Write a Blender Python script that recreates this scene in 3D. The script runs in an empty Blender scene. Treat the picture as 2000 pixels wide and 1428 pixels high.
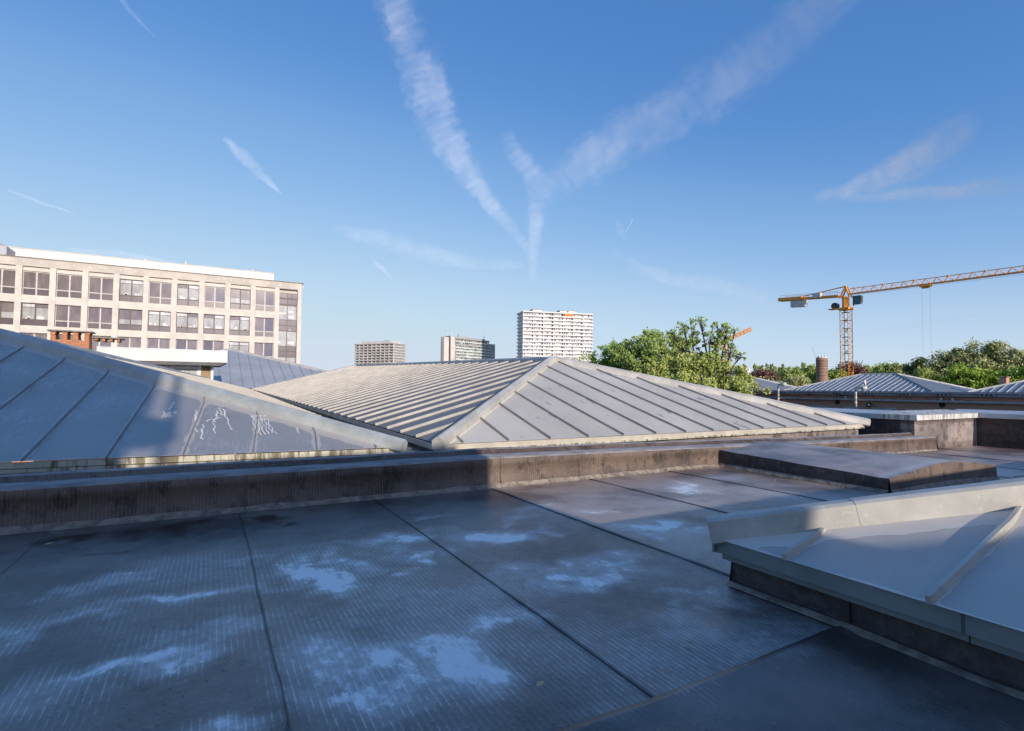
import bpy, math, random
import numpy as np
from mathutils import Vector, Matrix
random.seed(7); rng = np.random.default_rng(7)
S = bpy.context.scene; COL = S.collection
R = math.radians
# ------------------------------------------------------------ camera
# world: +X runs along the kerb wall, +Y away from the camera, roof deck at z = 0
YAW, PITCH, ROLL, EYE = 0.50831, 0.040929, 0.0075, 1.6
def cam_basis():
    F = Vector((math.sin(YAW)*math.cos(PITCH), math.cos(YAW)*math.cos(PITCH), math.sin(PITCH)))
    Rt = Vector((math.cos(YAW), -math.sin(YAW), 0)); U = Rt.cross(F)
    c, s = math.cos(ROLL), math.sin(ROLL)
    return Rt*c+U*s, U*c-Rt*s, F
Rt, U, F = cam_basis()
cd = bpy.data.cameras.new('camera'); cam = bpy.data.objects.new('camera', cd); COL.objects.link(cam)
cd.sensor_width = 36; cd.lens = 18.9; cd.clip_end = 30000; cd.clip_start = .05
cam.matrix_world = Matrix(((Rt.x, U.x, -F.x, 0), (Rt.y, U.y, -F.y, 0), (Rt.z, U.z, -F.z, EYE), (0, 0, 0, 1)))
S.camera = cam
# ------------------------------------------------------------ light
ELEV, AZ = R(15.6), 0.04          # sun behind the camera, a touch to the right
W = bpy.data.worlds.new('World'); S.world = W; W.use_nodes = True
nt = W.node_tree; bg = nt.nodes['Background']
sky = nt.nodes.new('ShaderNodeTexSky'); sky.sky_type = 'NISHITA'; sky.sun_disc = False
sky.sun_elevation = ELEV; sky.sun_rotation = math.pi - AZ
sky.altitude = 0; sky.air_density = .7; sky.dust_density = .3; sky.ozone_density = 4.0
# the sky's own colour response: deeper, milder towards the horizon
sc1 = nt.nodes.new('ShaderNodeVectorMath'); sc1.operation = 'SCALE'; sc1.inputs[3].default_value = .1; nt.links.new(sky.outputs[0], sc1.inputs[0])
cv = nt.nodes.new('ShaderNodeRGBCurve'); nt.links.new(sc1.outputs[0], cv.inputs[1])
for ch, pts in enumerate([[(0, 0.0432), (0.04, 0.054), (0.08, 0.1476), (0.18, 0.3384), (0.31, 0.414), (0.5, 0.4608), (0.62, 0.6264), (1, 1.368)], [(0, 0.108), (0.06, 0.1332), (0.11, 0.1764), (0.18, 0.2952), (0.37, 0.468), (0.58, 0.4968), (0.72, 0.504), (0.82, 0.6336), (1, 1.008)], [(0, 0.2448), (0.13, 0.324), (0.26, 0.4248), (0.4, 0.5328), (0.69, 0.594), (0.87, 0.576), (0.93, 0.612), (1, 0.792)]]):
    c_ = cv.mapping.curves[ch]
    c_.points[0].location = pts[0]; c_.points[-1].location = pts[-1]
    for p_ in pts[1:-1]: c_.points.new(*p_)
cv.mapping.extend = 'EXTRAPOLATED'; cv.mapping.update()
sc2 = nt.nodes.new('ShaderNodeVectorMath'); sc2.operation = 'SCALE'; sc2.inputs[3].default_value = 1/.12; nt.links.new(cv.outputs[0], sc2.inputs[0])
nt.links.new(sc2.outputs[0], bg.inputs[0]); bg.inputs[1].default_value = 0.12
sd = bpy.data.lights.new('sun', 'SUN'); sun = bpy.data.objects.new('sun', sd); COL.objects.link(sun)
sd.energy = 2.95; sd.angle = R(.5); sd.color = (1, .885, .745)
sv = Vector((math.cos(ELEV)*math.sin(AZ), -math.cos(ELEV)*math.cos(AZ), math.sin(ELEV)))
sun.rotation_euler = sv.to_track_quat('Z', 'Y').to_euler(); sun.location = (0, -20, 30)
S.view_settings.view_transform = 'Standard'; S.view_settings.look = 'None'
S.view_settings.exposure = 0.56; S.view_settings.gamma = 1
S.view_settings.use_curve_mapping = False

# ------------------------------------------------------------ noise in numpy
_perm = rng.permutation(512)
def vnoise(x, y):
    xi = np.floor(x).astype(int); yi = np.floor(y).astype(int); fx = x-xi; fy = y-yi
    fx = fx*fx*(3-2*fx); fy = fy*fy*(3-2*fy)
    h = lambda a, b: _perm[(_perm[a & 511]+b) & 511]/511.
    return (h(xi, yi)*(1-fx)+h(xi+1, yi)*fx)*(1-fy)+(h(xi, yi+1)*(1-fx)+h(xi+1, yi+1)*fx)*fy
def fbm(x, y, o=4):
    s = 0; a = .5; t = 0
    for i in range(o):
        s = s+a*vnoise(x*2**i+i*17.3, y*2**i+i*9.1); t += a; a *= .5
    return s/t
# ------------------------------------------------------------ materials
class N:
    def __init__(s, name):
        s.m = bpy.data.materials.new(name); s.m.use_nodes = True; s.t = s.m.node_tree
        s.b = s.t.nodes['Principled BSDF']
    def n(s, typ, **kw):
        x = s.t.nodes.new(typ)
        for k, v in kw.items(): setattr(x, k, v)
        return x
    def l(s, a, b): s.t.links.new(a, b)
    def val(s, x, sock):
        if isinstance(x, (int, float)): sock.default_value = x
        elif isinstance(x, (tuple, list)): sock.default_value = (*x, 1) if len(x) == 3 and sock.type == 'RGBA' else x
        else: s.l(x, sock)
    def math(s, op, a, b=0, clamp=False):
        x = s.n('ShaderNodeMath', operation=op, use_clamp=clamp); s.val(a, x.inputs[0]); s.val(b, x.inputs[1]); return x.outputs[0]
    def mix(s, f, a, b):
        x = s.n('ShaderNodeMix', data_type='RGBA'); s.val(f, x.inputs[0]); s.val(a, x.inputs[6]); s.val(b, x.inputs[7]); return x.outputs[2]
    def ramp(s, f, lo, hi):
        x = s.n('ShaderNodeMapRange'); s.val(f, x.inputs[0]); s.val(lo, x.inputs[1]); s.val(hi, x.inputs[2]); x.interpolation_type = 'SMOOTHSTEP'; return x.outputs[0]
    def pos(s, sc=(1, 1, 1), uv=None):
        mp = s.n('ShaderNodeMapping'); mp.inputs['Scale'].default_value = sc
        if uv: u = s.n('ShaderNodeUVMap'); u.uv_map = uv; s.l(u.outputs[0], mp.inputs[0])
        else: g = s.n('ShaderNodeNewGeometry'); s.l(g.outputs['Position'], mp.inputs[0])
        return mp.outputs[0]
    def noise(s, v, scale, det=4, rough=.55):
        x = s.n('ShaderNodeTexNoise'); s.l(v, x.inputs['Vector']); x.inputs['Scale'].default_value = scale
        x.inputs['Detail'].default_value = det; x.inputs['Roughness'].default_value = rough; return x.outputs[0]
    def bump(s, h, st, dist=.01):
        x = s.n('ShaderNodeBump'); x.inputs['Strength'].default_value = st; x.inputs['Distance'].default_value = dist
        s.l(h, x.inputs['Height']); s.l(x.outputs[0], s.b.inputs['Normal'])
    def set(s, **kw):
        for k, v in kw.items(): s.val(v, s.b.inputs[k.replace('_', ' ')])
        return s.m
def plain(name, col, rough=.7, metal=0, var=.15, scale=3, bump=0):
    m = N(name); p = m.pos(); n = m.noise(p, scale, 5)
    d = tuple(c*(1-var) for c in col); e = tuple(min(1, c*(1+var)) for c in col)
    m.set(Base_Color=m.mix(m.ramp(n, .3, .7), d, e), Roughness=rough, Metallic=metal)
    if bump: m.bump(m.noise(p, scale*12, 4), bump)
    return m.m
def separate(m, v):
    x = m.n('ShaderNodeSeparateXYZ'); m.l(v, x.inputs[0]); return x.outputs
def zinc_pan(name, col, margin, dark=(.15, .17, .21), thr=.66, streaky=.3, metal=.12, rough=.6, marks=0):
    """standing seam sheet: UV metres, patina patches drawn down the slope, pale rim along hip and seams"""
    m = N(name); uv = m.pos(uv='UVMap'); p = m.pos()
    mp = m.n('ShaderNodeMapping'); mp.inputs['Scale'].default_value = (2.6, .8, 1); m.l(uv, mp.inputs[0])
    big = m.noise(p, .35, 4); fine = m.noise(p, 60, 3)
    patch = m.ramp(m.noise(mp.outputs[0], 1.3, 5, .65), thr, thr+.035)
    c = m.mix(m.ramp(big, .3, .7), tuple(x*.88 for x in col), tuple(x*1.08 for x in col))
    mid = m.ramp(m.noise(mp.outputs[0], 4, 4, .7), .45, .75)
    c = m.mix(m.math('MULTIPLY', mid, .18), c, tuple(x*1.25 for x in col))
    c = m.mix(m.math('MULTIPLY', patch, .8), c, dark)
    rg = rough
    if margin > 0:
        e1 = separate(m, m.pos(uv='edge1')); e2 = separate(m, m.pos(uv='edge2'))
        wob = m.math('MULTIPLY', m.math('SUBTRACT', m.noise(p, 3.2, 5, .6), .5), margin*.9)
        # rounded inset: 1/dL + 1/dR + 1/dhip style soft minimum
        def inv(sock, w): return m.math('DIVIDE', w, m.math('MAXIMUM', m.math('ADD', sock, wob), .004))
        s_ = m.math('ADD', m.math('ADD', m.math('POWER', inv(e1[0], margin*.28), 2.), m.math('POWER', inv(e1[1], margin*.2), 2.)), m.math('POWER', inv(e2[0], margin), 2.))
        s_ = m.math('ADD', s_, m.math('POWER', inv(e2[1], margin*.12), 2.))
        mk = m.ramp(s_, .96, 1.05)
        rim = m.ramp(s_, .80, .97); rim = m.math('SUBTRACT', rim, mk, True)
        c = m.mix(m.math('MULTIPLY', mk, .85), c, tuple(min(.85, x*1.38) for x in (col[0]*1.04, col[1], col[2]*.96)))
        c = m.mix(m.math('MULTIPLY', rim, .25), c, tuple(x*.55 for x in col))
        rg = m.math('ADD', rough, m.math('MULTIPLY', mk, .16))
        m.b.inputs['Metallic'].default_value = metal
    if marks:
        # pale water scratches, slanting down the slope
        mq = m.n('ShaderNodeMapping'); mq.inputs['Scale'].default_value = (9, 1.6, 1); mq.inputs['Rotation'].default_value = (0, 0, .35); m.l(uv, mq.inputs[0])
        ds = m.n('ShaderNodeMix', data_type='RGBA', blend_type='ADD'); ds.inputs[0].default_value = .35; m.l(mq.outputs[0], ds.inputs[6])
        nn = m.n('ShaderNodeTexNoise'); nn.inputs['Scale'].default_value = 7; nn.inputs['Detail'].default_value = 4; m.l(uv, nn.inputs['Vector']); m.l(nn.outputs[1], ds.inputs[7])
        nz = m.noise(ds.outputs[2], 1.5, 5, .7)
        line = m.math('SUBTRACT', 1, m.math('MULTIPLY', m.math('ABSOLUTE', m.math('SUBTRACT', nz, .5)), 28), True)
        reg = m.ramp(m.noise(uv, .9, 4), .44, .62)
        c = m.mix(m.math('MULTIPLY', m.math('MULTIPLY', line, reg), marks), c, (.66, .68, .70))
    m.set(Base_Color=c, Roughness=rg, Metallic=metal)
    m.bump(m.math('ADD', m.math('MULTIPLY', m.noise(p, 1.1, 2), 3.), m.math('MULTIPLY', fine, .04)), .5, .02)
    return m.m
def zinc_trim(name, col, metal=.15, rough=.55, dirt=0):
    m = N(name); p = m.pos(); n = m.noise(p, 1.7, 6, .65)
    c = m.mix(m.ramp(n, .35, .7), tuple(x*.85 for x in col), tuple(min(.8, x*1.15) for x in col))
    sp = m.ramp(m.noise(p, 14, 5, .7), .58, .66); c = m.mix(m.math('MULTIPLY', sp, .25), c, tuple(min(.85, x*1.6) for x in col))
    if dirt:
        mp = m.n('ShaderNodeMapping'); mp.inputs['Scale'].default_value = (1, 1, .12); m.l(p, mp.inputs[0])
        dd = m.ramp(m.noise(mp.outputs[0], 9, 5, .65), .48, .6); c = m.mix(m.math('MULTIPLY', dd, dirt), c, (.11, .085, .045))
    m.set(Base_Color=c, Roughness=rough, Metallic=metal); m.bump(n, .25, .01); return m.m

M = {}
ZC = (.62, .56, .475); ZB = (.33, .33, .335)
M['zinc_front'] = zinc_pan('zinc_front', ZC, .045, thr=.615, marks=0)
M['zinc_side'] = zinc_pan('zinc_side', (.20, .20, .21), .0, thr=.62, dark=(.16, .19, .25))  # same zinc as the front, darkened: side slopes' weak light put into the colour
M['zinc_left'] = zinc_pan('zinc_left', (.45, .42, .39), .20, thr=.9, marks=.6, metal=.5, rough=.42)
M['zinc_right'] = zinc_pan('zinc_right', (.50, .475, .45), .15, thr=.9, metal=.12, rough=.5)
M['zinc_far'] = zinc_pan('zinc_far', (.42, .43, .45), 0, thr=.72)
M['zinc_brickroof'] = zinc_pan('zinc_brickroof', (.27, .28, .30), 0, thr=.7)
M['cap'] = zinc_trim('cap', (.50, .48, .43))
M['cap_left'] = zinc_trim('cap_left', (.42, .44, .43))
M['rib'] = zinc_trim('rib', (.33, .31, .275)); M['rib_left'] = zinc_trim('rib_left', (.24, .25, .27))
M['rib_front'] = zinc_trim('rib_front', (.34, .32, .30))
M['trim'] = zinc_trim('trim', (.55, .51, .42), metal=.15)
M['trim_dirty'] = zinc_trim('trim_dirty', (.52, .49, .40), metal=.1, dirt=.85)
M['trim_green'] = zinc_trim('trim_green', (.20, .225, .215), metal=.2)
M['coping'] = zinc_trim('coping', (.50, .51, .52), metal=.2, rough=.45)
M['coping_dirty'] = zinc_trim('coping_dirty', (.62, .60, .54), metal=.05, dirt=.7)
M['joint'] = plain('joint', (.02, .02, .02), .9)

def membrane(name, base, wallside=None, lines=1., dust_and_sun=.0):
    """bitumen sheet: fine grooves along one axis, frost-like dust held in attribute 'frost'"""
    m = N(name); p = m.pos(); x, y, z = separate(m, p)
    at = m.n('ShaderNodeAttribute'); at.attribute_name = 'frost'
    fr = at.outputs['Fac']
    wob = m.noise(m.pos((6, .8, 6)), 1, 3)
    co = x
    ph = m.math('ADD', m.math('MULTIPLY', co, 168.), m.math('MULTIPLY', wob, 5.))
    ln = m.math('MULTIPLY', m.math('ADD', m.math('SINE', ph), 1), .5)
    groove = m.ramp(ln, .72, 1.)
    brk = m.ramp(m.noise(m.pos((38, 11, 12)), 1, 5, .8), .42, .58)
    groove = m.math('MULTIPLY', groove, brk)
    big = m.noise(p, .8, 6, .6); sm = m.noise(p, 18, 6, .7); gr = m.noise(p, 160, 2)
    c = m.mix(m.ramp(big, .3, .7), tuple(a*.6 for a in base), tuple(a*1.5 for a in base))
    c = m.mix(m.math('MULTIPLY', m.ramp(m.noise(p, 3.1, 6, .7), .45, .7), .3), c, tuple(a*.45 for a in base))
    c = m.mix(m.math('MULTIPLY', m.ramp(sm, .5, .8), .35), c, tuple(a*2.0 for a in base))
    if wallside:
        mz = m.pos((7, 7, .45)); st = m.noise(mz, 1, 6, .7)
        c = m.mix(m.math('MULTIPLY', m.ramp(st, .5, .75), .45), c, (.16, .125, .10))
        c = m.mix(m.math('MULTIPLY', m.ramp(m.noise(m.pos((3, 3, 2.5)), 1.2, 6, .7), .50, .62), .7), c, (.04, .028, .022))
        c = m.mix(m.math('MULTIPLY', groove, .5*lines), c, (.28, .23, .19))
        spk = m.ramp(m.noise(p, 32, 4, .8), .70, .75); c = m.mix(m.math('MULTIPLY', spk, .4), c, (.45, .40, .34))
        if lines == 0:
            tide = m.math('ADD', z, m.math('MULTIPLY', m.math('SUBTRACT', m.noise(m.pos((2.2, 2.2, 5)), 1.3, 6, .65), .5), .35))
            c = m.mix(m.math('MULTIPLY', m.ramp(tide, .60, .64), .75), c, (.09, .065, .055))
            c = m.mix(m.math('MULTIPLY', m.ramp(tide, .12, -.06), .5), c, (.07, .055, .045))
        m.bump(m.math('ADD', m.math('MULTIPLY', ln, .5*min(1, lines+.1)), m.math('ADD', m.math('MULTIPLY', m.noise(p, 2.2, 4), 3.), m.math('MULTIPLY', m.noise(p, 9, 5), 2.))), .6, .01)
        m.set(Base_Color=c, Roughness=.62, Specular_IOR_Level=.4)
        return m.m
    dust = (.74, .75, .76)
    f1 = m.math('ADD', fr, m.math('MULTIPLY', m.math('SUBTRACT', m.math('ADD', m.math('MULTIPLY', sm, .5), m.math('MULTIPLY', m.noise(p, 5.5, 7, .72), .5)), .5), 1.5))
    solid = m.ramp(f1, .18, 1.15); haze = m.ramp(fr, .02, .75)
    gmask = m.math('MULTIPLY', m.math('MULTIPLY', groove, m.ramp(m.math('ADD', fr, m.math('MULTIPLY', m.math('SUBTRACT', big, .5), .9)), .02, .40)), m.math('ADD', .28, m.math('MULTIPLY', fr, .5)) if lines > .9 else .3)
    c = m.mix(m.math('MULTIPLY', m.ramp(big, .38, .62), dust_and_sun), c, (.40, .31, .265))  # brown dust, its tone lightened and warmed to carry sunlight on the deck
    c = m.mix(m.math('MULTIPLY', haze, .20), c, dust)
    c = m.mix(gmask, c, dust)
    c = m.mix(m.math('MULTIPLY', solid, .55), c, dust)
    core = m.ramp(m.math('ADD', fr, m.math('MULTIPLY', m.math('SUBTRACT', m.noise(m.pos((5, 3.2, 5)), 1.6, 7, .74), .5), 1.7)), .62, .92)
    c = m.mix(m.math('MULTIPLY', core, .85), c, (.88, .88, .88))
    stn = m.n('ShaderNodeAttribute'); stn.attribute_name = 'stain'
    c = m.mix(m.ramp(m.math('ADD', stn.outputs['Fac'], m.math('MULTIPLY', m.math('SUBTRACT', sm, .5), .5)), .2, .85), c, (.014, .009, .008))
    jt = m.n('ShaderNodeAttribute'); jt.attribute_name = 'joint'
    c = m.mix(jt.outputs['Fac'], c, (.008, .009, .011))
    rg = m.math('ADD', .29, m.math('MULTIPLY', m.ramp(sm, .3, .8), .18))
    rg = m.math('ADD', rg, m.math('MULTIPLY', solid, .08))
    m.set(Base_Color=c, Roughness=rg, Specular_IOR_Level=.75)
    # bead-like blisters sitting on the grooves
    vo = m.n('ShaderNodeTexVoronoi'); vo.inputs['Scale'].default_value = 1; m.l(m.pos((30, 14, 1)), vo.inputs['Vector'])
    bead = m.math('MULTIPLY', m.ramp(vo.outputs[0], .30, .05), m.ramp(m.noise(p, 1.1, 3), .45, .6))
    h = m.math('ADD', m.math('MULTIPLY', ln, .2*lines), m.math('MULTIPLY', bead, 1.1))
    h = m.math('ADD', h, m.math('ADD', m.math('MULTIPLY', sm, .9), m.math('MULTIPLY', gr, .12)))
    h = m.math('ADD', h, m.math('MULTIPLY', m.noise(p, 2.2, 4), 2.5))
    m.bump(h, .55, .008)
    return m.m
M['deck'] = membrane('deck', (.090, .078, .072), dust_and_sun=.25)
M['deck_smooth'] = membrane('deck_smooth', (.085, .075, .072), lines=.25, dust_and_sun=.2)
M['deck_far'] = membrane('deck_far', (.20, .148, .128), lines=.45, dust_and_sun=.85)  # sunlit sheets: paler, warmer copy of the deck, sunlight put into the colour
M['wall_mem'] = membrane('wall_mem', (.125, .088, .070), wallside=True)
M['wall_mem_dark'] = membrane('wall_mem_dark', (.048, .034, .031), wallside=True, lines=.3)  # darker membrane copy for faces turned from the sun, shade put into the colour
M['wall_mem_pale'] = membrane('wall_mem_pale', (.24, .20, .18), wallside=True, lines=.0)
M['cove'] = plain('cove', (.23, .19, .155), .75, var=.4, scale=9, bump=.5)
def ledge_mat():
    m = N('ledge'); p = m.pos(); x, y, z = separate(m, p)
    n = m.noise(m.pos((2, 5, 5)), 1.3, 6, .65); f = m.noise(m.pos((70, 6, 6)), 1, 3, .7)
    c = m.mix(m.ramp(n, .3, .65), (.17, .155, .15), (.32, .30, .295)); c = m.mix(m.math('MULTIPLY', m.ramp(f, .5, .7), .5), c, (.34, .33, .33))
    m.set(Base_Color=c, Roughness=.5); m.bump(m.math('ADD', f, n), .4, .006); return m.m
M['ledge'] = ledge_mat()
M['concrete'] = plain('concrete', (.52, .47, .40), .85, var=.12, scale=.5, bump=.15)
M['concrete_light'] = plain('concrete_light', (.60, .55, .475), .85, var=.1, scale=.8)
M['panel_white'] = plain('panel_white', (.62, .60, .56), .5, var=.04, scale=.4)
M['white_paint'] = plain('white_paint', (.78, .77, .75), .5, var=.04, scale=2)
M['tan_wall'] = plain('tan_wall', (.30, .22, .12), .8)
M['dark_gap'] = plain('dark_gap', (.025, .022, .02), .9)
M['roof_felt'] = plain('roof_felt', (.12, .12, .12), .8)
M['frame_brown'] = plain('frame_brown', (.07, .045, .038), .5)
M['frame_pale'] = plain('frame_pale', (.5, .46, .42), .5)
def glassy(name, col, rough=.15, spec=.35, bright=None):
    m = N(name); p = m.pos((1, 1, .35)); n = m.noise(p, 1.3, 4)
    m.set(Base_Color=m.mix(m.ramp(n, .3, .7), tuple(c*.75 for c in col), tuple(min(1, c*1.25) for c in col)), Roughness=rough, Specular_IOR_Level=spec)
    m.b.inputs['Coat Weight'].default_value = .15; m.b.inputs['Coat Roughness'].default_value = .05
    return m.m
M['pane_blind'] = glassy('pane_blind', (.155, .125, .095))
M['pane_light'] = glassy('pane_light', (.33, .33, .28))
M['pane_white'] = glassy('pane_white', (.55, .55, .50))
M['pane_dark'] = glassy('pane_dark', (.08, .07, .06))
M['spandrel'] = glassy('spandrel', (.065, .045, .038), .3)
M['pane_far'] = glassy('pane_far', (.30, .29, .28))
def brick(name, a, b, sc=1.0, mortar=(.22, .18, .15), vert='x'):
    m = N(name); p = m.pos(); o = separate(m, p)
    cb = m.n('ShaderNodeCombineXYZ'); m.l(m.math('ADD', o[0], o[1]), cb.inputs[0]); m.l(o[2], cb.inputs[1])
    br = m.n('ShaderNodeTexBrick'); m.l(cb.outputs[0], br.inputs[0]); br.inputs['Scale'].default_value = 1
    br.inputs['Brick Width'].default_value = .22*sc; br.inputs['Row Height'].default_value = .075*sc; br.inputs['Mortar Size'].default_value = .008*sc
    br.inputs['Color1'].default_value = (*a, 1); br.inputs['Color2'].default_value = (*b, 1); br.inputs['Mortar'].default_value = (*mortar, 1)
    n = m.noise(p, .9, 5, .65); c = m.mix(m.math('MULTIPLY', m.ramp(n, .5, .75), .25), br.outputs[0], (.08, .05, .04))
    m.set(Base_Color=c, Roughness=.85); m.bump(br.outputs[1], -.5, .01); return m.m
M['brick_red'] = brick('brick_red', (.78, .36, .24), (.62, .29, .20))
M['brick_dark'] = brick('brick_dark', (.50, .28, .19), (.42, .24, .17), 1.2)
M['brick_orange'] = plain('brick_orange', (.46, .185, .085), .85, var=.3, scale=9, bump=.3)
M['brick_chimney'] = brick('brick_chimney', (.42, .21, .12), (.30, .16, .10), 2)
M['mortar'] = plain('mortar', (.32, .27, .22), .9)
M['slab_grey'] = plain('slab_grey', (.22, .20, .165), .9, var=.3, scale=6)
M['pipe_white'] = plain('pipe_white', (.62, .58, .52), .5, var=.3, scale=4)
M['gutter'] = plain('gutter', (.42, .47, .54), .4, .2)
M['fascia_grey'] = plain('fascia_grey', (.26, .265, .28), .6)
M['crane'] = plain('crane', (.88, .34, .03), .5, var=.1)
M['crane_pale'] = plain('crane_pale', (.86, .39, .13), .6, var=.1)
M['steel_grey'] = plain('steel_grey', (.35, .36, .37), .5)
M['steel_dark'] = plain('steel_dark', (.04, .05, .055), .5)
M['teal'] = plain('teal', (.03, .13, .15), .3)
M['orange_cloth'] = plain('orange_cloth', (.85, .22, .03), .7, var=.05)
M['ground'] = plain('ground', (.07, .08, .05), .95, var=.4, scale=.02)
M['bark'] = plain('bark', (.075, .055, .04), .9, var=.3, scale=4)
def leafmat(name, a, b):
    m = N(name); at = m.n('ShaderNodeAttribute'); at.attribute_name = 'tint'
    c = m.mix(at.outputs['Fac'], a, b)
    m.set(Base_Color=c, Roughness=.55, Specular_IOR_Level=.3)
    tr = m.n('ShaderNodeBsdfTranslucent'); m.l(c, tr.inputs[0]); mx = m.n('ShaderNodeMixShader'); mx.inputs[0].default_value = .22
    m.l(m.b.outputs[0], mx.inputs[1]); m.l(tr.outputs[0], mx.inputs[2]); out = [n for n in m.t.nodes if n.type == 'OUTPUT_MATERIAL'][0]
    m.l(mx.outputs[0], out.inputs[0]); return m.m
M['leaf_bright'] = leafmat('leaf_bright', (.20, .33, .04), (.45, .56, .09))
M['leaf_yellow'] = leafmat('leaf_yellow', (.30, .37, .08), (.56, .58, .18))
M['leaf_olive'] = leafmat('leaf_olive', (.25, .30, .11), (.58, .56, .25))
M['leaf_dark'] = leafmat('leaf_dark', (.10, .15, .05), (.23, .29, .10))
M['leaf_green'] = leafmat('leaf_green', (.20, .31, .07), (.46, .54, .15))
M['leaf_copper'] = leafmat('leaf_copper', (.14, .06, .06), (.24, .11, .09))

# ------------------------------------------------------------ objects
def link(o): COL.objects.link(o); return o
OFF = {}
def obj(name, mesh, mat=None, parent=None, label=None, kind=None):
    o = bpy.data.objects.new(name, mesh); link(o)
    if mat is not None and len(mesh.materials) == 0:
        for q in (mat if isinstance(mat, (list, tuple)) else [mat]): mesh.materials.append(M[q] if isinstance(q, str) else q)
    if parent is not None:
        o.parent = parent
        if parent.type == 'EMPTY': o.matrix_parent_inverse = Matrix.Translation(-Vector(parent.location))
        elif parent.parent is None and parent.location.length > 0: o.matrix_parent_inverse = Matrix.Translation(-Vector(parent.location))
    if label: o['label'] = label
    if kind: o['kind'] = kind
    return o
def thing(name, label, cat, loc, group=None):
    o = bpy.data.objects.new(name, None); link(o); o.location = loc; o.empty_display_size = .2
    o['label'] = label; o['category'] = cat
    if group: o['group'] = group
    return o
def tag(o, label, cat, group=None):
    o['label'] = label; o['category'] = cat
    if group: o['group'] = group
    return o
class MB:
    def __init__(s): s.v = []; s.f = []; s.mi = []
    def add(s, vs, fs, mi=0):
        k = len(s.v); s.v += [tuple(v) for v in vs]; s.f += [tuple(i+k for i in f) for f in fs]; s.mi += [mi]*len(fs); return s
    def box(s, x0, x1, y0, y1, z0, z1, mi=0):
        return s.add([(x0, y0, z0), (x1, y0, z0), (x1, y1, z0), (x0, y1, z0), (x0, y0, z1), (x1, y0, z1), (x1, y1, z1), (x0, y1, z1)],
                     [(0, 3, 2, 1), (4, 5, 6, 7), (0, 1, 5, 4), (1, 2, 6, 5), (2, 3, 7, 6), (3, 0, 4, 7)], mi)
    def sweep(s, p0, p1, prof, up=(0, 0, 1), mi=0, cap=True):
        p0 = Vector(p0); p1 = Vector(p1); d = (p1-p0).normalized(); sd_ = d.cross(Vector(up)).normalized(); u = sd_.cross(d)
        n = len(prof); vs = [p+sd_*a+u*b for p in (p0, p1) for a, b in prof]
        fs = [(i, (i+1) % n, n+(i+1) % n, n+i) for i in range(n)]
        if cap: fs += [tuple(range(n))[::-1], tuple(range(n, 2*n))]
        return s.add(vs, fs, mi)
    def bar(s, p0, p1, w, h=None, mi=0):
        h = h or w; return s.sweep(p0, p1, [(-w/2, -h/2), (w/2, -h/2), (w/2, h/2), (-w/2, h/2)], up=(0, 0, 1) if abs((Vector(p1)-Vector(p0)).normalized().z) < .98 else (0, 1, 0), mi=mi)
    def tube(s, pts, rad, n=8, mi=0):
        pts = [Vector(p) for p in pts]; rr = rad if isinstance(rad, (list, tuple)) else [rad]*len(pts); vs = []; fs = []
        for i, p in enumerate(pts):
            d = (pts[min(i+1, len(pts)-1)]-pts[max(i-1, 0)]).normalized(); a = d.cross(Vector((0.01, .02, 1)) if abs(d.z) < .95 else Vector((1, 0, 0))).normalized(); b = d.cross(a)
            vs += [p+(a*math.cos(t)+b*math.sin(t))*rr[i] for t in [2*math.pi*k/n for k in range(n)]]
            if i: fs += [((i-1)*n+k, (i-1)*n+(k+1) % n, i*n+(k+1) % n, i*n+k) for k in range(n)]
        fs += [tuple(range(n))[::-1], tuple(range((len(pts)-1)*n, len(pts)*n))]
        return s.add(vs, fs, mi)
    def mesh(s, name):
        me = bpy.data.meshes.new(name); me.from_pydata(s.v, [], s.f)
        if any(s.mi): me.polygons.foreach_set('material_index', s.mi)
        me.update(); return me
def build(mb, name, mat, parent=None, smooth=False, **kw):
    me = mb.mesh(name)
    if smooth: me.polygons.foreach_set('use_smooth', [True]*len(me.polygons))
    return obj(name, me, mat, parent, **kw)
def B(name, mat, parent, x0, x1, y0, y1, z0, z1, **kw): return build(MB().box(x0, x1, y0, y1, z0, z1), name, mat, parent, **kw)

# ============================================================ SETTING
g = MB(); g.add([(-9000, -9000, -9), (9000, -9000, -9), (9000, 9000, -9), (-9000, 9000, -9)], [(0, 1, 2, 3)])
build(g, 'ground', 'ground', kind='structure')

# ---- roof deck: base slab plus the bitumen sheets laid over it
def deck_z(x): return np.where(x > 8, -.0149*(x-8), 0.)
db = MB(); n_ = 12
db.add([(-12, -8, -.03), (8, -8, -.03), (8, 8.3, -.03), (-12, 8.3, -.03), (-12, -8, -9), (8, -8, -9), (8, 8.3, -9), (-12, 8.3, -9),
        (21.9, -8, -.24), (21.9, 8.3, -.24), (21.9, -8, -9), (21.9, 8.3, -9)],
       [(0, 1, 2, 3), (1, 8, 9, 2), (0, 4, 5, 1), (1, 5, 10, 8), (3, 2, 6, 7), (2, 9, 11, 6), (8, 10, 11, 9), (0, 3, 7, 4)])
deck = build(db, 'roof_deck', 'deck_smooth', kind='structure')
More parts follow.
